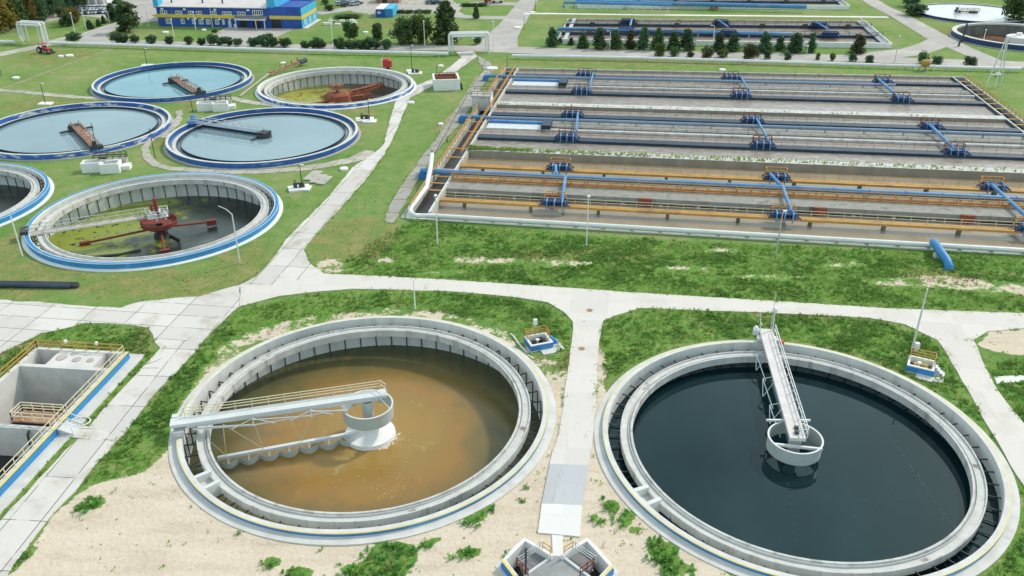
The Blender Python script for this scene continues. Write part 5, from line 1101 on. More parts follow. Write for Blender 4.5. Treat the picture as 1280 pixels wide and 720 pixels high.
for i, (px, py, r_, lb) in enumerate(((430, 212, .8, 'white manhole cap beside the junction of the inner path'), (87, 70, 1.1, 'larger white round manhole in the mown lawn near the tractor'), (76, 71, .8, 'smaller white round manhole beside the larger one near the tractor'), (354, 79.5, .8, 'white ball shaped cap in the lawn behind the drained rusty tank'), (514, 129, .8, 'white manhole right of the drained rusty tank'), (551, 156, .6, 'small white cap in the grass strip between north road and slab strip'),
                                    (20, 98, .9, 'pale manhole in the lawn at the far left'), (207, 41, 1.1, 'white round cap on the lawn before the blue building, left'), (255, 38, .8, 'white round cap on the lawn before the blue building, right'), (457, 41, .9, 'white cap on the lawn right of the blue building'), (647, 35, 1.3, 'white round manhole on the grass beside the north lane'), (666, 16, 1.2, 'white slab cap at the top of the north lane'), (903, 88, .9, 'white cap on the rear bank of the big basin'), (551, 83, .8, 'white cap near the white box by the north road'), (615, 86, 1.6, 'white round well cap at the rear left corner of the big basin'), (592, 50, .5, 'tiny white marker on the lawn behind the pipe arch'), (153, 37, .8, 'white stone in the shrub bed beside the crooked tree'))):
    mb = MB(); c = at(px, py); mb.lathe([(r_, -.05), (r_, .35), (r_ * .8, .42), (0, .45)], (c.x, c.y, 0), 20); tag(mb.build('manhole', M['white']), lb, 'manhole', 'white manholes')
for i, (px, py) in enumerate(((737, 388), (727, 436))):
    mb = MB(); c = at(px, py); mb.lathe([(.42, .03), (.42, .06), (.36, .06), (.36, .055), (0, .055)], (c.x, c.y, 0), 20); tag(mb.build('manhole_cover', M['rust_pale']), ['rusty manhole cover in the middle road near the crossing', 'rusty manhole cover in the middle road level with the pump pit'][i], 'manhole', 'manhole covers')
# dark pipe bundle at the left edge
t = thing('pipe_bundle', 'long dark bundle of old pipes lying on the lawn at the left edge', 'pipes', tuple(at(40, 358)))
for k in range(5):
    mb = MB(); a, b = at(-20, 355 + k * .8), at(98 - (k % 3) * 9, 357 + k * .8); mb.tube([a + Vector((0, 0, .25)), a.lerp(b, .5) + Vector((0, 0, .3)), b + Vector((0, 0, .25))], .3, 8); mb.build('pipe', M['dark_steel'] if k % 2 else M['pipe_dark'], t, world=True)
mb = MB(); c = at(99, 358); mb.tube([(c.x, c.y, 0), (c.x, c.y, .6)], .08, 6); tag(mb.build('stake', M['rust']), 'short brown stake at the end of the dark pipe bundle', 'stake')
# ramp of brown timber and a thin pipe behind tank E
t = thing('timber_ramp', 'brown timber trestle sloping up behind the drained rusty tank', 'trestle', tuple(at(336, 92)))
mb = MB(); mb.bar(at(336, 91, .4), at(374, 77, 1.8), .5, .3); mb.bar(at(337, 94, .3), at(375, 79, 1.5), .3, .3); mb.build('beam', M['rust_pale'], t, world=True)
for k in range(6): mb = MB(); p = at(336 + 7.2 * k, 92 - 2.6 * k); mb.bar(p, p + Vector((0, 0, .5 + .22 * k)), .2, .2); mb.build('leg', M['rust'], t, world=True)
mb = MB(); mb.tube([at(374, 78, 1.2), at(382, 75, 1.2)], .7, 8); mb.build('pump', M['pipe_dark'], t, world=True)
mb = MB(); mb.bar(at(300, 120, .1), at(336, 92, .3), .5, .25); tag(mb.build('timber_beam', M['conc_old']), 'pale beam on the ground leading to the brown trestle', 'beam')
# ================================================================== BLUE BUILDING
c0 = at(199, 32.5); c1 = at(378, 35.5); dv = c1 - c0; BL = dv.length; rz = math.atan2(dv.y, dv.x)
t = thing('office_building', 'long two storey blue building with a golden band and sunlit end wall tinted cyan', 'building', tuple(c0), rz)
XM = BL * .765; DP = 17.
mb = MB(); mb.box(0, 0, -.2, XM, 40, 6.4); mb.build('wall', M['blue_build'], t)
mb = MB(); mb.box(XM + .002, 0, -.2, BL, DP, 6.4); mb.build('wall', M['blue_build'], t)
mb = MB(); mb.box(BL + .003, .0, -.2, BL + .12, DP, 2.9); mb.box(BL + .003, 0, 4.0, BL + .12, DP, 6.45); mb.build('lit_side_wall', M['cyan_lit_build'], t)  # right wall skinned in the lighter blue to paint the sun on it
mb = MB(); mb.prism([(-.6, -.5), (XM + .1, -.5), (XM + .1, 0), (-.6, 0)], 6.3, 6.55); mb.add([(-.6, -.6, 6.56), (XM + .2, -.6, 6.56), (XM + .2, 24, 10.5), (-.6, 24, 10.5), (-.6, 48, 6.6), (XM + .2, 48, 6.6)], [(0, 1, 2, 3), (3, 2, 5, 4)]); mb.build('roof', M['roof_pink'], t)
mb = MB(); mb.add([(XM + .1, 0, 6.3), (XM + .1, 40, 6.3), (XM + .1, 40, 8.2), (XM + .1, 24, 10.4), (XM + .1, 0, 6.5)], [(0, 1, 2, 3, 4)]); mb.box(XM + .15, 0.5, 6.4, XM + 3.0, 17, 9.2); mb.build('end_wall', M['cyan_lit_build'], t)  # gable facing right, its sunlight put into the cyan tone
mb = MB(); mb.box(-.55, -.4, 6.0, -.05, 30, 7.6); mb.box(-.5, -.45, 6.57, 1.2, 3, 9.2); mb.build('cornice', M['cyan_lit_build'], t)
mb = MB(); mb.box(XM + 3.0, .5, 6.3, BL - .4, DP - .5, 6.36); mb.build('flat_roof', M['tarmac'], t)
mb = MB(); mb.box(XM + 3.0, -.05, 6.41, BL + .13, .4, 6.9); mb.box(BL - .3, .41, 6.46, BL + .13, DP, 6.9); mb.box(XM + 3.0, DP - .4, 6.41, BL - .31, DP, 6.9); mb.build('parapet', M['blue_build'], t)
mb = MB(); mb.box(-.1, -.16, 2.9, XM * .93, -.003, 4.0); mb.box(XM + .8, -.16, 2.9, BL + .12, -.003, 4.0); mb.box(BL + .003, -.002, 2.9, BL + .16, DP, 4.0); mb.add([(-2.2, -.1, 3.5), (-.1, -.16, 2.9), (-.1, -.16, 4.0), (-.1, 1, 3.5)], [(0, 1, 2), (0, 2, 3), (0, 3, 1)]); mb.build('golden_band', M['gold'], t)
def window(x0, x1, z0, z1, n=2, y=-.003):
    mb = MB(); mb.box(x0, y - .05, z0, x1, y, z1); w = mb.build('window', M['glass'], t)
    mb = MB()
    for k in range(n + 1): x = x0 + (x1 - x0) * k / n; mb.box(x - .1, y - .12, z0 - .1, x + .1, y - .051, z1 + .1)
    mb.box(x0, y - .10, z0 - .12, x1, y - .052, z0 + .08); mb.box(x0, y - .10, z1 - .08, x1, y - .052, z1 + .12); mb.build('frame', M['white'], w)
for px, w_ in ((212, 1.6), (230, 1.1), (244, 1.0), (253, 1.4), (262, 1.3), (273, 1.1), (281, .6)):
    x = BL * (px - 199) / 179; window(x - w_ / 2, x + w_ / 2, .95, 2.4, 3 if w_ > 1.2 else 2)
for px, w_, n in ((208, 2.2, 3), (227, 2.2, 3), (242, 1.6, 2), (252, 1.8, 2), (270, 2.0, 3), (287, 3.0, 4), (305, 2.6, 3), (325, 3.4, 5)):
    x = BL * (px - 199) / 179; window(x - w_ / 2, x + w_ / 2, 4.15, 5.0 if px < 320 else 5.6, n)
for px in (207, 235, 273, 314):
    x = BL * (px - 199) / 179; mb = MB(); mb.box(x - .4, -.5, 5.4, x + .4, -.01, 6.0); mb.build('air_unit', M['white'], t)
for px in (238, 247, 256, 277, 290):
    x = BL * (px - 199) / 179; mb = MB(); mb.box(x - .35, -.5, 2.4, x + .35, -.17, 2.85); mb.build('air_unit', M['white'], t)
xa = BL * (300 - 199) / 179; xb = BL * (337 - 199) / 179
mb = MB(); mb.add([(xa - 1.2, -.01, 3.9), (xb, -.01, 3.9), (xb + .4, -3.6, 3.3), (xa, -3.6, 3.3), (xa - 1.2, -.01, 3.6), (xb, -.01, 3.6), (xb + .4, -3.6, 3.05), (xa, -3.6, 3.05)], [(0, 3, 2, 1), (4, 5, 6, 7), (3, 7, 6, 2), (0, 4, 7, 3), (1, 2, 6, 5)]); mb.build('canopy', M['tarmac'], t)
mb = MB(); mb.box(xa, -3.75, 3.0, xb + .4, -3.61, 3.3); mb.build('canopy_fascia', M['steel_pale'], t)
for x in (xa + .3, (xa + xb) / 2 + 2, xb - .2): mb = MB(); mb.tube([(x, -3.4, 0), (x, -3.4, 3.1)], .14, 8); mb.build('canopy_post', M['white'], t)
for x, w_ in ((xa + 1.5, 2.4), (xa + 6.2, 2.6), (xb + 2.6, 3.2)): mb = MB(); mb.box(x - w_ / 2, -.08, 0, x + w_ / 2, -.004, 2.6); mb.build('door', M['dark'], t)
mb = MB(); mb.box(xa - 3.6, -.3, .0, xa - 2.6, -.01, 2.2); mb.box(xa - 1.6, -.9, 0, xa - .6, -.3, 1.2); mb.build('notice_board', M['pane_pale'], t)
for k, y in enumerate((2.0, 7.2, 12.2)):
    mb = MB(); mb.box(BL + .121, y, .8, BL + .17, y + 2.4, 2.5); w = mb.build('window', M['pane_pale'], t); mb = MB(); mb.box(BL + .121, y - .3, .6, BL + .2, y - .01, 2.7); mb.box(BL + .171, y + 1.1, .8, BL + .21, y + 1.3, 2.5); mb.build('frame', M['blue_build'], w)
mb = MB(); mb.box(BL + .2, 0, -.1, BL + 1.6, DP, .12); mb.build('apron', M['conc_pale'], t)
for px in (214, 253, 278): x = BL * (px - 199) / 179; mb = MB(); mb.lathe([(.25, 6.6), (.25, 7.8), (.45, 7.9), (0, 8.1)], (x, 3.5, .4), 10); mb.build('roof_vent', M['dark_steel'], t)
# white columned house and containers
t = thing('gatehouse', 'white columned porch partly hidden by the top edge beyond the parked cars', 'building', tuple(at(111, 7)))
mb = MB(); mb.box(-5, 5, 0, 5, 12, 6); mb.build('wall', M['white'], t)
for x in (-4.5, -1.5, 1.5, 4.5): mb = MB(); mb.tube([(x, 3, 0), (x, 3, 5.5)], .5, 10); mb.build('column', M['white'], t)
mb = MB(); mb.box(-5.5, 2, 5.5, 5.5, 12.5, 6.2); mb.build('roof', M['conc_pale'], t)
for k, (a, b, col, lb) in enumerate(((470, 480, 'blue_build', 'dark blue site cabin with a small window, left of its brighter neighbour'), (481, 490.5, 'blue_light', 'bright blue site container, right of the darker cabin'))):
    p = at(a, 21.5); L = (at(b, 22) - p).length; t = thing('site_cabin', lb, 'cabin', tuple(p), R(-3), 'blue cabins')
    mb = MB(); mb.box(0, 0, 0, L, 11, 2.7); mb.build('body', M[col], t); mb = MB(); mb.box(-.1, -.1, 2.7, L + .1, 11.1, 2.95); mb.build('roof', M['white'] if k == 0 else M['cyan_lit_build'], t)
    if k == 0: mb = MB(); mb.box(.6, -.06, 1.2, 1.8, -.003, 2.0); mb.build('window', M['pane_pale'], t)
    else: mb = MB(); mb.box(L + .003, .1, .1, L + .08, 10.9, 2.6); mb.build('right_side', M['cyan_lit_build'], t)  # right face of the container, sunlight painted as a cyan tone
# ================================================================== VEHICLES
def paint(n, c): return flat(n, c, .3)
CP = dict(white=paint('white car paint', (.75, .76, .78)), silver=paint('silver car paint', (.45, .47, .5)), dark=paint('dark car paint', (.03, .035, .05)), blue=paint('navy car paint', (.03, .06, .16)), red=paint('red car paint', (.4, .04, .03)), grey=paint('grey car paint', (.2, .21, .22)))
def car_mesh(kind):
    mb = MB(); P = [(-2.2, .35), (-2.2, .85), (-2.05, .95), (1.0, .98), (2.05, .80), (2.2, .6), (2.2, .35)]
    for s0, s1 in ((-.85, .85),):
        n = len(P); vs = [(x, s0, z) for x, z in P] + [(x, s1, z) for x, z in P]; mb.add(vs, [tuple(range(n)), tuple(range(2 * n - 1, n - 1, -1))] + [(i, n + i, n + (i + 1) % n, (i + 1) % n) for i in range(n)])
    x0, x1, x2, x3 = (-2.0, -1.5, .35, 1.05) if kind != 'van' else (-2.15, -2.1, .9, 1.5); zt = 1.45 if kind != 'van' else 1.9
    g = MB(); vs = [(x0, -.78, .96), (x3, -.78, .97), (x2, -.62, zt), (x1, -.62, zt), (x0, .78, .96), (x3, .78, .97), (x2, .62, zt), (x1, .62, zt)]; g.add(vs, [(0, 1, 2, 3), (7, 6, 5, 4), (1, 5, 6, 2), (0, 3, 7, 4)])
    r = MB(); r.box(x1, -.63, zt + .003, x2, .63, zt + .06)
    w = MB(); w.tube([(0, -.1, 0), (0, .1, 0)], .33, 12)
    return mb, g, r, w
CAR = {}
def car(px, py, rzd, col, label, kind='sedan', sc=1.0):
    if (col, kind) not in CAR:
        b, g, r, w = car_mesh(kind); root = thing('parked_car', label, 'car', (0, 0, 0), 0, 'cars parked in the rear yards')
        kids = [b.build('body', CP[col], root), g.build('windows', M['glass'], root), r.build('roof', CP[col], root)]
        w0 = w.build('wheel', M['rubber'], root); w0.location = (1.35, -.8, .33); kids.append(w0)
        for x, y in ((1.35, .8), (-1.35, -.8), (-1.35, .8)): c = w0.copy(); COL.objects.link(c); c.location = (x, y, .33); kids.append(c)
        CAR[(col, kind)] = (root, kids); o = root
    else: o = copy_fast(*CAR[(col, kind)])
    o.location = at(px, py) + Vector((0, 0, .05)); o.rotation_euler = (0, 0, R(rzd)); o['label'] = label; return o
ords = ['first', 'second', 'third', 'fourth', 'fifth', 'sixth', 'seventh', 'eighth', 'ninth', 'tenth', 'eleventh', 'twelfth', 'thirteenth', 'fourteenth', 'fifteenth', 'sixteenth', 'seventeenth', 'eighteenth', 'nineteenth', 'twentieth', 'twenty first', 'twenty second', 'twenty third', 'twenty fourth']
fr = [(98, 'red'), (102, 'grey'), (107, 'white'), (111, 'dark'), (115, 'white'), (119.5, 'silver'), (124, 'white'), (128.5, 'blue'), (133, 'white'), (137.5, 'silver'), (142, 'grey')]
for i, (x, c) in enumerate(fr): car(x, 18 - (x - 98) * .045, 62, c, f'{ {"dark": "black", "blue": "navy"}.get(c, c)} car, {ords[i]} from the left in the nearer parked row')
bk = [(99, 'dark'), (103.5, 'grey'), (108, 'dark'), (113, 'silver'), (117.5, 'white'), (122, 'white'), (126.5, 'silver'), (131, 'white'), (135.5, 'white'), (140, 'grey'), (146, 'silver'), (152, 'white'), (158, 'blue'), (164, 'dark')]
for i, (x, c) in enumerate(bk): car(x, 12 - (x - 98) * .02, 60, c, f'{ {"dark": "black", "blue": "navy"}.get(c, c)} car, {ords[i]} from the left in the farther parked row')
yd = [(425, 7, 'silver'), (429, 5, 'grey'), (433.5, 7.5, 'dark'), (438, 5, 'white'), (442.5, 7, 'silver'), (447, 5.5, 'grey')]
for i, (x, y, c) in enumerate(yd): car(x, y, 35, c, f'{ {"dark": "black"}.get(c, c)} car, {ords[i]} from the left in the yard behind the blue building')
yd = [(538, 5, 'grey'), (542, 3, 'white'), (546, 5.2, 'dark'), (550, 3, 'silver')]
for i, (x, y, c) in enumerate(yd): car(x, y, 20, c, f'{ {"dark": "black"}.get(c, c)} car, {ords[i]} from the left in the yard left of the loop road')
# red lorry
t = thing('lorry', 'red cab lorry with white box at the top of the loop road', 'lorry', tuple(at(612, 3.5)), R(4))
mb = MB(); mb.prism([(-2.2, -1.1), (.6, -1.1), (.6, 1.1), (-2.2, 1.1)], .6, 2.6); mb.build('cab', CP['red'], t); mb = MB(); mb.box(.8, -1.2, .9, 5.4, 1.2, 3.2); mb.build('box_body', CP['white'], t)
for x in (-1.4, 1.6, 4.4):
    for y in (-1.05, 1.05): mb = MB(); mb.tube([(x, y - .15, .5), (x, y + .15, .5)], .5, 12); mb.build('wheel', M['rubber'], t)
mb = MB(); mb.box(-2.22, -.9, 1.6, -2.203, .9, 2.4); mb.build('windscreen', M['glass'], t)
# red tractor
t = thing('tractor', 'small red and black tractor standing in the mown lawn at upper left', 'tractor', tuple(at(56, 66)), R(-25))
mb = MB(); mb.box(.1, -.45, .8, 2.2, .45, 1.5); mb.add([(-1.2, -.7, 1.0), (.1, -.7, 1.0), (.1, .7, 1.0), (-1.2, .7, 1.0), (-1.0, -.6, 1.5), (.1, -.5, 1.6), (.1, .5, 1.6), (-1.0, .6, 1.5)], [(0, 3, 2, 1), (4, 5, 6, 7), (0, 1, 5, 4), (3, 7, 6, 2), (0, 4, 7, 3), (1, 2, 6, 5)]); mb.build('bonnet', M['red_bright'], t)
for x in (-1.0, .2):
    for y in (-.65, .65): mb = MB(); mb.bar((x, y, 1.4), (x, y, 2.6), .1, .1); mb.build('roof_post', M['dark_steel'], t)
mb = MB(); mb.box(-1.3, -.85, 2.6, .5, .85, 2.75); mb.build('roof', M['red_bright'], t)
for x, r_, w_ in ((-.8, .95, .45), (1.7, .6, .3)):
    for y in (-1.0, 1.0):
        mb = MB(); mb.tube([(x, y - w_ / 2, r_), (x, y + w_ / 2, r_)], r_, 18); wo = mb.build('wheel', M['rubber'], t); mb = MB(); mb.tube([(x, y - w_ / 2 - .02, r_), (x, y + w_ / 2 + .02, r_)], r_ * .5, 12); mb.build('rim', M['steel'], wo)
mb = MB(); mb.box(2.3, -1.1, .1, 3.3, 1.1, .55); mb.build('mower_deck', M['dark_steel'], t)
t = thing('trailer', 'bright red covered trailer behind the rim of the drained rusty tank', 'trailer', tuple(at(484, 86)), R(10))
mb = MB(); mb.prism([(-1.2, -1.0), (1.2, -1.0), (1.4, 0), (1.2, 1.0), (-1.2, 1.0)], .6, 2.3); mb.lathe([(1.2, 2.3), (.9, 2.75), (0, 2.9)], n=20); mb.build('cover', M['red_bright'], t)
mb = MB(); mb.box(-1.35, -1.0, .3, -1.21, .9, 2.6); mb.build('end_board', M['white'], t)
for y in (-.9, .9): mb = MB(); mb.tube([(.2, y - .12, .4), (.2, y + .12, .4)], .4, 14); mb.build('wheel', M['rubber'], t)
# heaps of white blocks on the lawn right of the building
t = thing('block_stack', 'low stack of white blocks and rubble on the lawn right of the blue building', 'blocks', tuple(at(418, 32)))
for k in range(12): mb = MB(); x = random.uniform(-5, 6); y = random.uniform(-1, 9); mb.box(x, y, 0, x + random.uniform(.8, 2), y + random.uniform(.6, 1.2), random.uniform(.3, .9)); mb.build('block', M['white'] if k % 3 else M['stone'], t)
mb = MB()
for k in range(60):
    p = at(random.uniform(576, 630), random.uniform(2, 4)) ; 
    s_ = random.uniform(.2, .7); mb.box(p.x - s_, p.y - s_, 0, p.x + s_, p.y + s_, s_)
t = thing('brick_shed', 'low brick red shed at the top edge above the blue cabins', 'shed', tuple(at(484, 4)), R(-4)); mb = MB(); mb.box(-4.5, 0, 0, 4.5, 8, 3.0); mb.build('wall', M['rust_pale'], t); mb = MB(); mb.box(-4.8, -.3, 3.0, 4.8, 8.3, 3.2); mb.build('roof', M['steel'], t); mb = MB(); mb.box(-2, -.08, 0, 0, -.003, 2.4); mb.build('door', M['dark'], t)
# ================================================================== TREES AND SHRUBS
def leaves(mb, fn, n, size):
    for _ in range(n):
        p, out = fn(); nrm = (out + Vector((random.gauss(0, .7), random.gauss(0, .7), random.gauss(0, .7)))).normalized()
        a = nrm.orthogonal().normalized(); a = Quaternion(nrm, random.uniform(0, 6.28)) @ a; b = nrm.cross(a); s_ = size * random.uniform(.6, 1.4)
        mb.add([p - a * s_ - b * s_ * .5, p + a * s_ * .2 - b * s_ * .7, p + a * s_, p + a * s_ * .1 + b * s_ * .7], [(0, 1, 2, 3)])
def cloud(shape, n, size, clumps=16):
    """crown of leaf sized faces gathered in clumps, unit height"""
    mb = MB(); cl = []
    for _ in range(clumps):
        z = random.random(); a = random.uniform(0, 6.28)
        if shape == 'cone': z = .10 + .86 * z ** 1.2; rr = .25 * (1 - z) ** .6 * min(1, (z + .12) * 4) + .02; cr = .12 * (1.25 - z) + .02
        elif shape == 'round': z = .22 + .62 * z; rr = .40 * math.sqrt(max(.05, 1 - ((z - .53) / .42) ** 2)); cr = .17
        elif shape == 'tall': z = .2 + .75 * z; rr = .24 * math.sqrt(max(.05, 1 - ((z - .5) / .52) ** 2)); cr = .12
        else: z = .12 + .7 * z; rr = .48 * math.sqrt(max(.05, 1 - ((z - .38) / .62) ** 2)); cr = .2
        k = random.uniform(.35, 1) if shape != 'cone' else random.uniform(.2, .9)
        cl.append((Vector((rr * k * math.cos(a), rr * k * math.sin(a), z)), cr * random.uniform(.7, 1.25)))
    def fn():
        c, r_ = random.choice(cl); v = Vector((random.gauss(0, 1), random.gauss(0, 1), random.gauss(0, 1))).normalized()
        p = c + v * r_ * random.uniform(.35, 1.25); p.z = max(p.z, .04); return p, v
    leaves(mb, fn, n, size); return mb, cl
TREES = {}
def tree(kind, px, py, h_px, w_px, label, cat='tree', group=None, base_h=None):
    """kind = (shape, material); size read from the picture"""
    g = at(px, py); d = math.hypot(math.hypot(g.x, g.y), CZ); mpp = d / F
    h = h_px * mpp / .96; w = w_px * mpp * (1.2 if kind[0] == 'cone' else 1.1)
    var = random.randrange(3); key = (kind, var)
    unit_w = {'cone': .60, 'round': .92, 'tall': .58, 'bush': 1.1}[kind[0]]
    if key not in TREES:
        nm = {'cone': 'conifer_tree', 'round': 'round_bush', 'tall': 'tall_tree', 'bush': 'bushy_tree'}[kind[0]]
        root = empty(nm); mb, cl = cloud(kind[0], 2100 if kind[0] != 'round' else 1500, .045 if kind[0] != 'round' else .06, 60 if kind[0] == 'cone' else 34); cr = mb.build('crown', M[kind[1]], root, smooth=False)
        mb = MB(); mb.tube([(0, 0, -.03), (.005, 0, .3), (0, .01, .7)], [.03, .022, .008], 7)
        for c, r_ in cl[:7]: mb.tube([(0, 0, max(.08, c.z * .45)), tuple(c)], [.012, .004], 5)
        tr = mb.build('trunk', M['bark'], root); TREES[key] = (root, [cr, tr]); o = root
    else: o = copy_fast(*TREES[key])
    o.location = g; k = w / unit_w; o.scale = (k, k, h); o.rotation_euler = (0, 0, random.uniform(0, 6.28)); tag(o, label, cat, group); return o
row = [(690, 58, 21, 14, 'd'), (714, 56, 8, 7, 'd'), (728, 60, 17, 13, 'm'), (749, 61, 23, 17, 'd'), (769, 61, 21, 14, 'm'), (788, 61, 21, 12, 'g'), (804, 62, 26, 14, 'd'), (822, 62, 24, 14, 'm'), (841, 62, 20, 14, 'm'), (858, 63, 24, 17, 'd'), (898, 64, 20, 14, 'd'), (916, 64, 19, 16, 'd'), (955, 66, 22, 16, 'd'), (974, 63, 16, 11, 'd'), (994, 66, 22, 18, 'd'), (1014, 65, 20, 10, 'd'), (1072, 67, 20, 15, 'b')]
nmx = {'d': 'dark', 'm': 'green', 'g': 'orange tinged', 'b': 'brownish'}
for i, (x, y, h, w, m) in enumerate(row): tree(('cone', {'d': 'leaf_dark', 'm': 'leaf_mid', 'g': 'leaf_brown', 'b': 'leaf_brown'}[m]), x, y, h, w, f'{nmx[m]} cone shaped tree, {ords[i]} from the left in the row before the rear basin', 'tree', 'cone shaped trees before the rear basin')
row2 = [(700, 55, 8, 5, 'm'), (824, 70, 15, 12, 'l'), (842, 71, 12, 10, 'm'), (863, 71, 7, 8, 'b'), (884, 73, 15, 13, 'b'), (903, 72, 10, 12, 'l'), (937, 75, 19, 18, 'b'), (958, 74, 11, 8, 'd'), (984, 75, 9, 8, 'd'), (1066, 77, 10, 9, 'd'), (1087, 79, 9, 10, 'd'), (1022, 75, 8, 5, 'l'), (1040, 76, 9, 6, 'l'), (1152, 80, 14, 12, 'm'), (1171, 80, 9, 10, 'd'), (1211, 83, 11, 14, 'd')]
nm2 = {'m': 'green', 'l': 'pale green', 'b': 'brownish', 'd': 'dark'}
for i, (x, y, h, w, m) in enumerate(sorted(row2)): tree(('bush', {'m': 'leaf_mid', 'l': 'leaf_light', 'b': 'leaf_brown', 'd': 'leaf_dark'}[m]), x, y, h, w, f'small {nm2[m]} shrub, {ords[i]} from the left along the road behind the big basin', 'shrub', 'shrubs along the road behind the big basin')
rb = [(93, 53.5, 11, 15), (147, 54, 11, 12), (156, 54, 10, 10), (169, 54, 9, 10), (190, 55, 10, 11), (212, 55.5, 9, 9), (236, 56, 9, 9), (253, 57, 9, 9), (267, 57, 12, 13), (277, 57.5, 10, 12), (286, 57.5, 10, 10), (298, 58, 9, 10), (318, 59, 11, 13), (334, 59, 15, 18), (342, 59, 11, 10), (357, 58.5, 10, 13), (382, 61, 9, 11), (391, 61, 9, 9), (398, 61, 13, 12), (404, 61, 8, 8), (425, 61.5, 13, 15), (436, 61, 9, 8), (442, 61.5, 9, 10), (452, 62, 11, 12)]
for i, (x, y, h, w) in enumerate(rb): tree(('round', 'leaf_dark'), x, y, h, w, f'dark round clipped bush, {ords[i]} from the left along the white pipe', 'bush', 'round bushes along the white pipe')
for x, y, h, w, lb in ((461, 61.5, 14, 14, 'large dark round bush in the clump right of the slim lamp'), (469, 61.5, 12, 12, 'dark round bush at the right end of the clump right of the slim lamp'), (483, 61.5, 11, 11, 'single dark round bush standing last before the pipe arch')): tree(('round', 'leaf_dark'), x, y, h, w, lb, 'bush', 'round bushes along the white pipe')
tree(('bush', 'leaf_mid'), 507, 54, 31, 30, 'big blue green bush beside the slim lamp, left of the tall fir', 'bush'); tree(('bush', 'leaf_light'), 527, 53, 33, 24, 'big pale green bush touching the blue green bush', 'bush')
tree(('cone', 'leaf_mid'), 558, 54, 47, 28, 'tallest dark fir tree left of the white pipe arch', 'tree'); tree(('tall', 'leaf_mid'), 436, 50, 20, 11, 'slim young tree left of the pale lawn cap', 'tree'); tree(('tall', 'leaf_mid'), 472, 53, 20, 12, 'slim pale young tree right of the pale lawn cap', 'tree')
tree(('tall', 'leaf_light'), 444, 50, 18, 9, 'thin yellowish young tree behind the slim young tree', 'tree')
tree(('cone', 'leaf_mid'), 595, 23, 14, 8, 'single small tree on the green island of the loop road', 'tree'); tree(('round', 'leaf_dark'), 597, 55, 8, 8, 'small dark bush under the white pipe arch', 'bush'); tree(('round', 'leaf_dark'), 269, 42, 5, 6, 'tiny round bush at the kerb of the forecourt', 'bush')
tree(('tall', 'leaf_mid'), 162, 40, 30, 21, 'crooked leafy tree at the corner of the fork road', 'tree'); tree(('tall', 'leaf_dark'), 155, 26, 17, 15, 'dark tree behind the crooked tree by the parking lot', 'tree'); tree(('cone', 'leaf_dark'), 141, 26, 18, 10, 'dark narrow conifer right of the parked cars', 'tree')
for i, (x, y, h, w) in enumerate(((113, 36, 9, 8), (123.5, 32.5, 7, 6), (130, 29.5, 8, 5), (148, 27, 9, 7))): tree(('cone', 'leaf_dark'), x, y, h, w, f'tiny conifer on the verge of the fork road, {ords[i]} from the left', 'tree', 'tiny conifers on the verge')
tree(('bush', 'leaf_gold'), 90, 28, 15, 16, 'round shrub turning yellow left of the parked cars', 'shrub'); tree(('bush', 'leaf_mid'), 87, 32, 14, 16, 'dark green shrub in front of the yellowing shrub', 'shrub'); tree(('bush', 'leaf_brown'), 75, 21, 9, 7, 'dark reddish shrub beside the wood road', 'shrub')
tree(('bush', 'leaf_mid'), 48, 28, 6, 14, 'low shrub on the verge of the wood road', 'shrub'); tree(('bush', 'leaf_mid'), 152, 39, 5, 14, 'low shrub bed at the foot of the crooked tree', 'shrub')
tree(('bush', 'leaf_mid'), 1266, 27, 33, 32, 'big spreading tree at the upper right corner before the whitish tank', 'tree'); tree(('round', 'leaf_dark'), 1139, 8, 16, 18, 'dark tree left of the far whitish tank, upper one', 'tree'); tree(('round', 'leaf_dark'), 1144, 19, 12, 22, 'dark bush left of the far whitish tank, lower one', 'bush')
tree(('bush', 'leaf_mid'), 412, 13, 7, 10, 'low green shrub right of the blue building roof', 'shrub'); tree(('bush', 'leaf_mid'), 407, 5, 6, 8, 'small green shrub near the yard cars', 'shrub'); tree(('bush', 'leaf_mid'), 148, 9, 9, 12, 'green shrub between the parked cars and the forecourt drive', 'shrub')
for i, x in enumerate((500, 511, 524, 535)): tree(('bush', 'leaf_mid'), x, 16.5 - i * .1, 4, 12, f'low hedge bush behind the blue containers, {ords[i]} from the left', 'bush', 'hedge bushes behind the containers')
for i, x in enumerate((581, 592, 603)): tree(('bush', 'leaf_mid'), x, 7.5, 3.5, 12, f'low hedge bush along the loop road island, {ords[i]} from the left', 'bush', 'hedge bushes on the island')
for i, (x, m) in enumerate(((430, 'm'), (442, 'b'))): tree(('bush', 'leaf_mid'), x, 22, 3.5, 20, f'low scrub patch right of the blue building, {ords[i]} from the left', 'shrub', 'scrub right of the building')
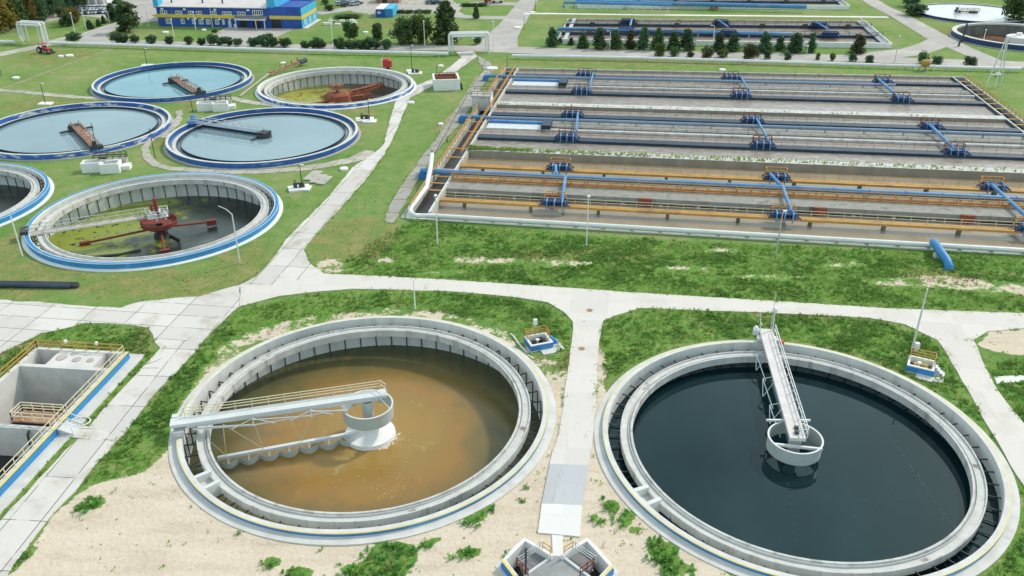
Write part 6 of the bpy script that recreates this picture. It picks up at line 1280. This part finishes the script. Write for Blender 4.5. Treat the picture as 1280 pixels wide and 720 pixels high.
# the wood at the top left: front trees are things, the mass behind is one thing nobody could count
wd = [(4, 38, 36, 40, 'leaf_gold'), (30, 30, 42, 30, 'leaf_gold'), (18, 33, 34, 26, 'leaf_mid'), (46, 25, 38, 26, 'leaf_dark'), (62, 19, 34, 26, 'leaf_dark'), (78, 13, 30, 24, 'leaf_dark'), (94, 8, 26, 22, 'leaf_dark'), (108, 3, 22, 20, 'leaf_mid')]
for i, (x, y, h, w, m) in enumerate(wd): tree(('bush', m), x, y, h, w, f'{ {"leaf_gold": "yellowing", "leaf_mid": "green", "leaf_dark": "dark green"}[m]} tree at the edge of the wood, {ords[i]} from the left', 'tree', 'trees at the edge of the wood')
mb = MB()
for _ in range(90):
    k = random.random(); p = at(random.uniform(-60, 112), 0) if 0 else None
    x0, y0 = -205 + 140 * k, 330 + 78 * k; dx = random.uniform(-70, 0); q = Vector((x0 + dx, y0 + random.uniform(2, 40), 0)); hh = random.uniform(9, 15); rr = random.uniform(3, 5)
    def fn():
        v = Vector((random.gauss(0, 1), random.gauss(0, 1), random.gauss(0, 1))).normalized(); kk = random.choice((.6, 1.)); p = q + Vector((v.x * rr * kk, v.y * rr * kk, hh * .6 + v.z * hh * .42)); return p, v
    leaves(mb, fn, 320, .6)
    mb.bar(q, q + Vector((0, 0, hh * .6)), .4, .4)
tag(mb.build('wood', M['leaf_dark'], smooth=False), 'dense dark wood at the upper left corner', 'wood', kind='stuff')
# ================================================================== WEEDS AND TUFTS (nobody could count them)
def tufts(name, m, N, wfun, hlo, hhi, blades, bw, label, seed, pts=None):
    rng = np.random.default_rng(seed); xs = rng.uniform(-75, 95, N * 6); ys = rng.uniform(50, 140, N * 6)
    if pts is not None: xs, ys = pts
    ix = np.clip(np.searchsorted(gx, xs), 0, len(gx) - 1); iy = np.clip(np.searchsorted(gy, ys), 0, len(gy) - 1)
    w = wfun(iy, ix, xs, ys); ok = (rng.random(len(xs)) < w) & ~hole[iy, ix]
    for k, c in TANKS.items(): ok &= np.hypot(xs - c[0], ys - c[1]) > RAD[k] + 1.0
    for poly in (ROADS if pts is None else []): ok &= ~inside(poly, xs, ys)
    P = np.array([(p.x, p.y) for p in PIT_Q]); ok &= ~inside([(p.x, p.y) for p in (qp(-1.6, -1), qp(12.4, -1), qp(12.4, 62), qp(-1.6, 62))], xs, ys)
    ok &= ~inside([(p.x, p.y) for p in (bp(-2, -1.4), bp(122, -1.4), bp(122, 106), bp(-2, 106))], xs, ys)
    ok &= ~inside([(p.x, p.y) for p in (at(628, 702), at(656, 668), at(690, 680), at(704, 680), at(735, 668), at(768, 706), at(760, 745), at(630, 745))], xs, ys)
    for q in ((673, 431), (1150, 461)): c = at(*q); ok &= np.hypot(xs - c.x, ys - c.y) > 2.1
    xs = xs[ok][:N]; ys = ys[ok][:N]; iy = iy[ok][:N]; ix = ix[ok][:N]; n = len(xs)
    zs = GZ[iy, ix] - .03; B = blades
    sc = rng.uniform(.6, 1.35, n)[:, None]
    a = rng.uniform(0, 6.283, (n, B)); h = rng.uniform(hlo, hhi, (n, B)) * sc; lean = rng.uniform(.1, .75, (n, B)) * h; ba = a + 1.5708 + rng.normal(0, .4, (n, B)); wd_ = bw * rng.uniform(.6, 1.4, (n, B)) * sc; r0 = rng.uniform(0, .22, (n, B)) * sc
    bx = xs[:, None] + np.cos(a) * r0; by = ys[:, None] + np.sin(a) * r0; z = np.repeat(zs[:, None], B, 1)
    tx = bx + np.cos(a) * lean; ty = by + np.sin(a) * lean; mx = bx + np.cos(a) * lean * .4; my = by + np.sin(a) * lean * .4
    cx, cy = np.cos(ba) * wd_, np.sin(ba) * wd_
    V_ = np.stack([np.stack([bx - cx * .4, by - cy * .4, z], -1), np.stack([bx + cx * .4, by + cy * .4, z], -1), np.stack([mx + cx, my + cy, z + h * .65], -1), np.stack([tx, ty, z + h], -1), np.stack([mx - cx, my - cy, z + h * .65], -1)], 2).reshape(-1, 3)
    nf = n * B; me = bpy.data.meshes.new(name); me.vertices.add(nf * 5); me.vertices.foreach_set('co', V_.astype(np.float32).ravel()); me.loops.add(nf * 5); me.loops.foreach_set('vertex_index', np.arange(nf * 5, dtype=np.int32))
    me.polygons.add(nf); me.polygons.foreach_set('loop_start', np.arange(0, nf * 5, 5, dtype=np.int32)); me.polygons.foreach_set('loop_total', np.full(nf, 5, dtype=np.int32)); me.update(calc_edges=True); me.materials.append(M[m])
    o = bpy.data.objects.new(name, me); COL.objects.link(o); tag(o, label, 'plants', kind='stuff'); return n
def pn(x, y, s): return np.sin(x * s + 2 * np.sin(y * s * .7)) * np.sin(y * s * 1.2 + 1.7 * np.sin(x * s * .6)) * .5 + .5
clear = lambda iy, ix: (sand[iy, ix] < .35)
tufts('weeds', 'weed', 30000, lambda iy, ix, x, y: np.clip(lush[iy, ix] * 1.3 - .3, 0, 1) * clear(iy, ix) * np.clip(pn(x, y, .35) * 1.2 + pn(x, y, 1.1) * .6 - .62, .03, 1), .12, .36, 7, .085, 'rank green weeds on the banks around the tanks', 1)
tufts('grass', 'weed2', 20000, lambda iy, ix, x, y: np.clip(lush[iy, ix] * .8 + .04, 0, 1) * clear(iy, ix) * np.clip(1.1 - pn(x, y, .35), .08, 1), .1, .28, 6, .045, 'tall lighter grass tufts on the banks around the tanks', 2)
tufts('dry_stalks', 'dryweed', 9000, lambda iy, ix, x, y: (lush[iy, ix] > .1) * (sand[iy, ix] < .6) * (.2 + dry[iy, ix]) * pn(x, y, .5), .1, .35, 5, .04, 'dry brown stalks among the weeds', 3)
tufts('sand_weeds', 'weed', 6000, lambda iy, ix, x, y: np.clip(weed[iy, ix] * 1.2 - .15, 0, 1), .14, .45, 8, .12, 'green weed clumps growing in the bare sand', 4)
tufts('sand_sprigs', 'weed2', 5000, lambda iy, ix, x, y: (sand[iy, ix] > .3) * np.clip(pn(x, y, .8) * pn(x + 9, y, .23) * 2.2 - .75, 0, 1) * .6, .06, .24, 5, .06, 'sparse sprigs in the bare sand', 5)
rg = np.random.default_rng(11); ex, ey = [], []
for poly in ROADS[:6] + ROADS[9:11]:
    for i in range(len(poly)):
        a, b = np.array(poly[i]), np.array(poly[(i + 1) % len(poly)]); L = np.linalg.norm(b - a); n = int(L * 5)
        if n < 1: continue
        nr = np.array([-(b - a)[1], (b - a)[0]]) / L; tt = rg.random(n); q = a + (b - a) * tt[:, None] + nr * rg.normal(0, .22, n)[:, None]; keep = pn(q[:, 0], q[:, 1], .9) > .42
        ok2 = np.zeros(n, bool)
        for j, p2 in enumerate(ROADS[:11]):
            if p2 is not poly: ok2 |= inside(p2, q[:, 0], q[:, 1])
        q = q[keep & ~ok2]; ex += list(q[:, 0]); ey += list(q[:, 1])
tufts('verge_grass', 'weed2', 9000, lambda iy, ix, x, y: np.ones(len(x)), .05, .2, 6, .05, 'grass creeping over the edges of the slab roads', 6, (np.array(ex), np.array(ey)))
# pebbles and clods on the sand
mb = MB(); cnt = 0
while cnt < 70:
    p = at(random.uniform(10, 900), random.uniform(560, 719)); i, j = np.searchsorted(gy, p.y), np.searchsorted(gx, p.x)
    if sand[min(i, NY - 1), min(j, NX - 1)] < .6 or any(math.hypot(p.x - c[0], p.y - c[1]) < RAD[k] + 1.1 for k, c in TANKS.items()): continue
    s_ = random.uniform(.04, .11); mb.lathe([(0, s_ * .9), (s_ * .8, s_ * .6), (s_ * random.uniform(.8, 1.3), 0)], (p.x, p.y, -.05), 6); cnt += 1
tag(mb.build('stones', M['stone'], smooth=False), 'small stones and clods scattered over the bare sand', 'stones', kind='stuff')
# ================================================================== SKY AND SUN
SUN = Vector((.80 * math.cos(R(42)), .60 * math.cos(R(42)), math.sin(R(42))))
W = bpy.data.worlds.new('World'); S.world = W; W.use_nodes = True; nt = W.node_tree; bg = nt.nodes['Background']
sky = nt.nodes.new('ShaderNodeTexSky'); sky.sky_type = 'NISHITA'; sky.sun_disc = False; sky.sun_elevation = R(42); sky.sun_rotation = math.atan2(.80, .60); sky.air_density = 1.0; sky.dust_density = 3.0; sky.ozone_density = 1.0
# thin bright cloud sheet over the blue
tc = nt.nodes.new('ShaderNodeTexCoord'); cn = nz(nt, tc.outputs['Generated'], 2.2, 5, .6)
sz = nt.nodes.new('ShaderNodeSeparateXYZ'); nt.links.new(tc.outputs['Generated'], sz.inputs[0])
# bright cloud bank over the horizon, greyer overhead
lowc = ramp(nt, sz.outputs[2], [(.0, (14.5, 17.6, 18.8)), (.4, (15.5, 19.6, 20.6)), (.70, (17., 21., 22.)), (.85, (10., 12., 13.)), (1., (7., 8.6, 9.6))])
cl = mixc(nt, mth(nt, 'ADD', mth(nt, 'MULTIPLY', step(nt, cn, .38, .68), .6), .3), sky.outputs['Color'], lowc)
nt.links.new(cl, bg.inputs['Color']); bg.inputs['Strength'].default_value = .095
sl = bpy.data.lights.new('sun', 'SUN'); sl.energy = 3.0; sl.angle = R(5); sl.color = (1, .92, .80); so = bpy.data.objects.new('sun', sl); COL.objects.link(so); so.rotation_euler = (-SUN).to_track_quat('-Z', 'Y').to_euler(); so.location = SUN * 300
S.view_settings.view_transform = 'Standard'; S.view_settings.look = 'None'; S.view_settings.exposure = -.2; S.view_settings.gamma = 1
S.render.film_transparent = False
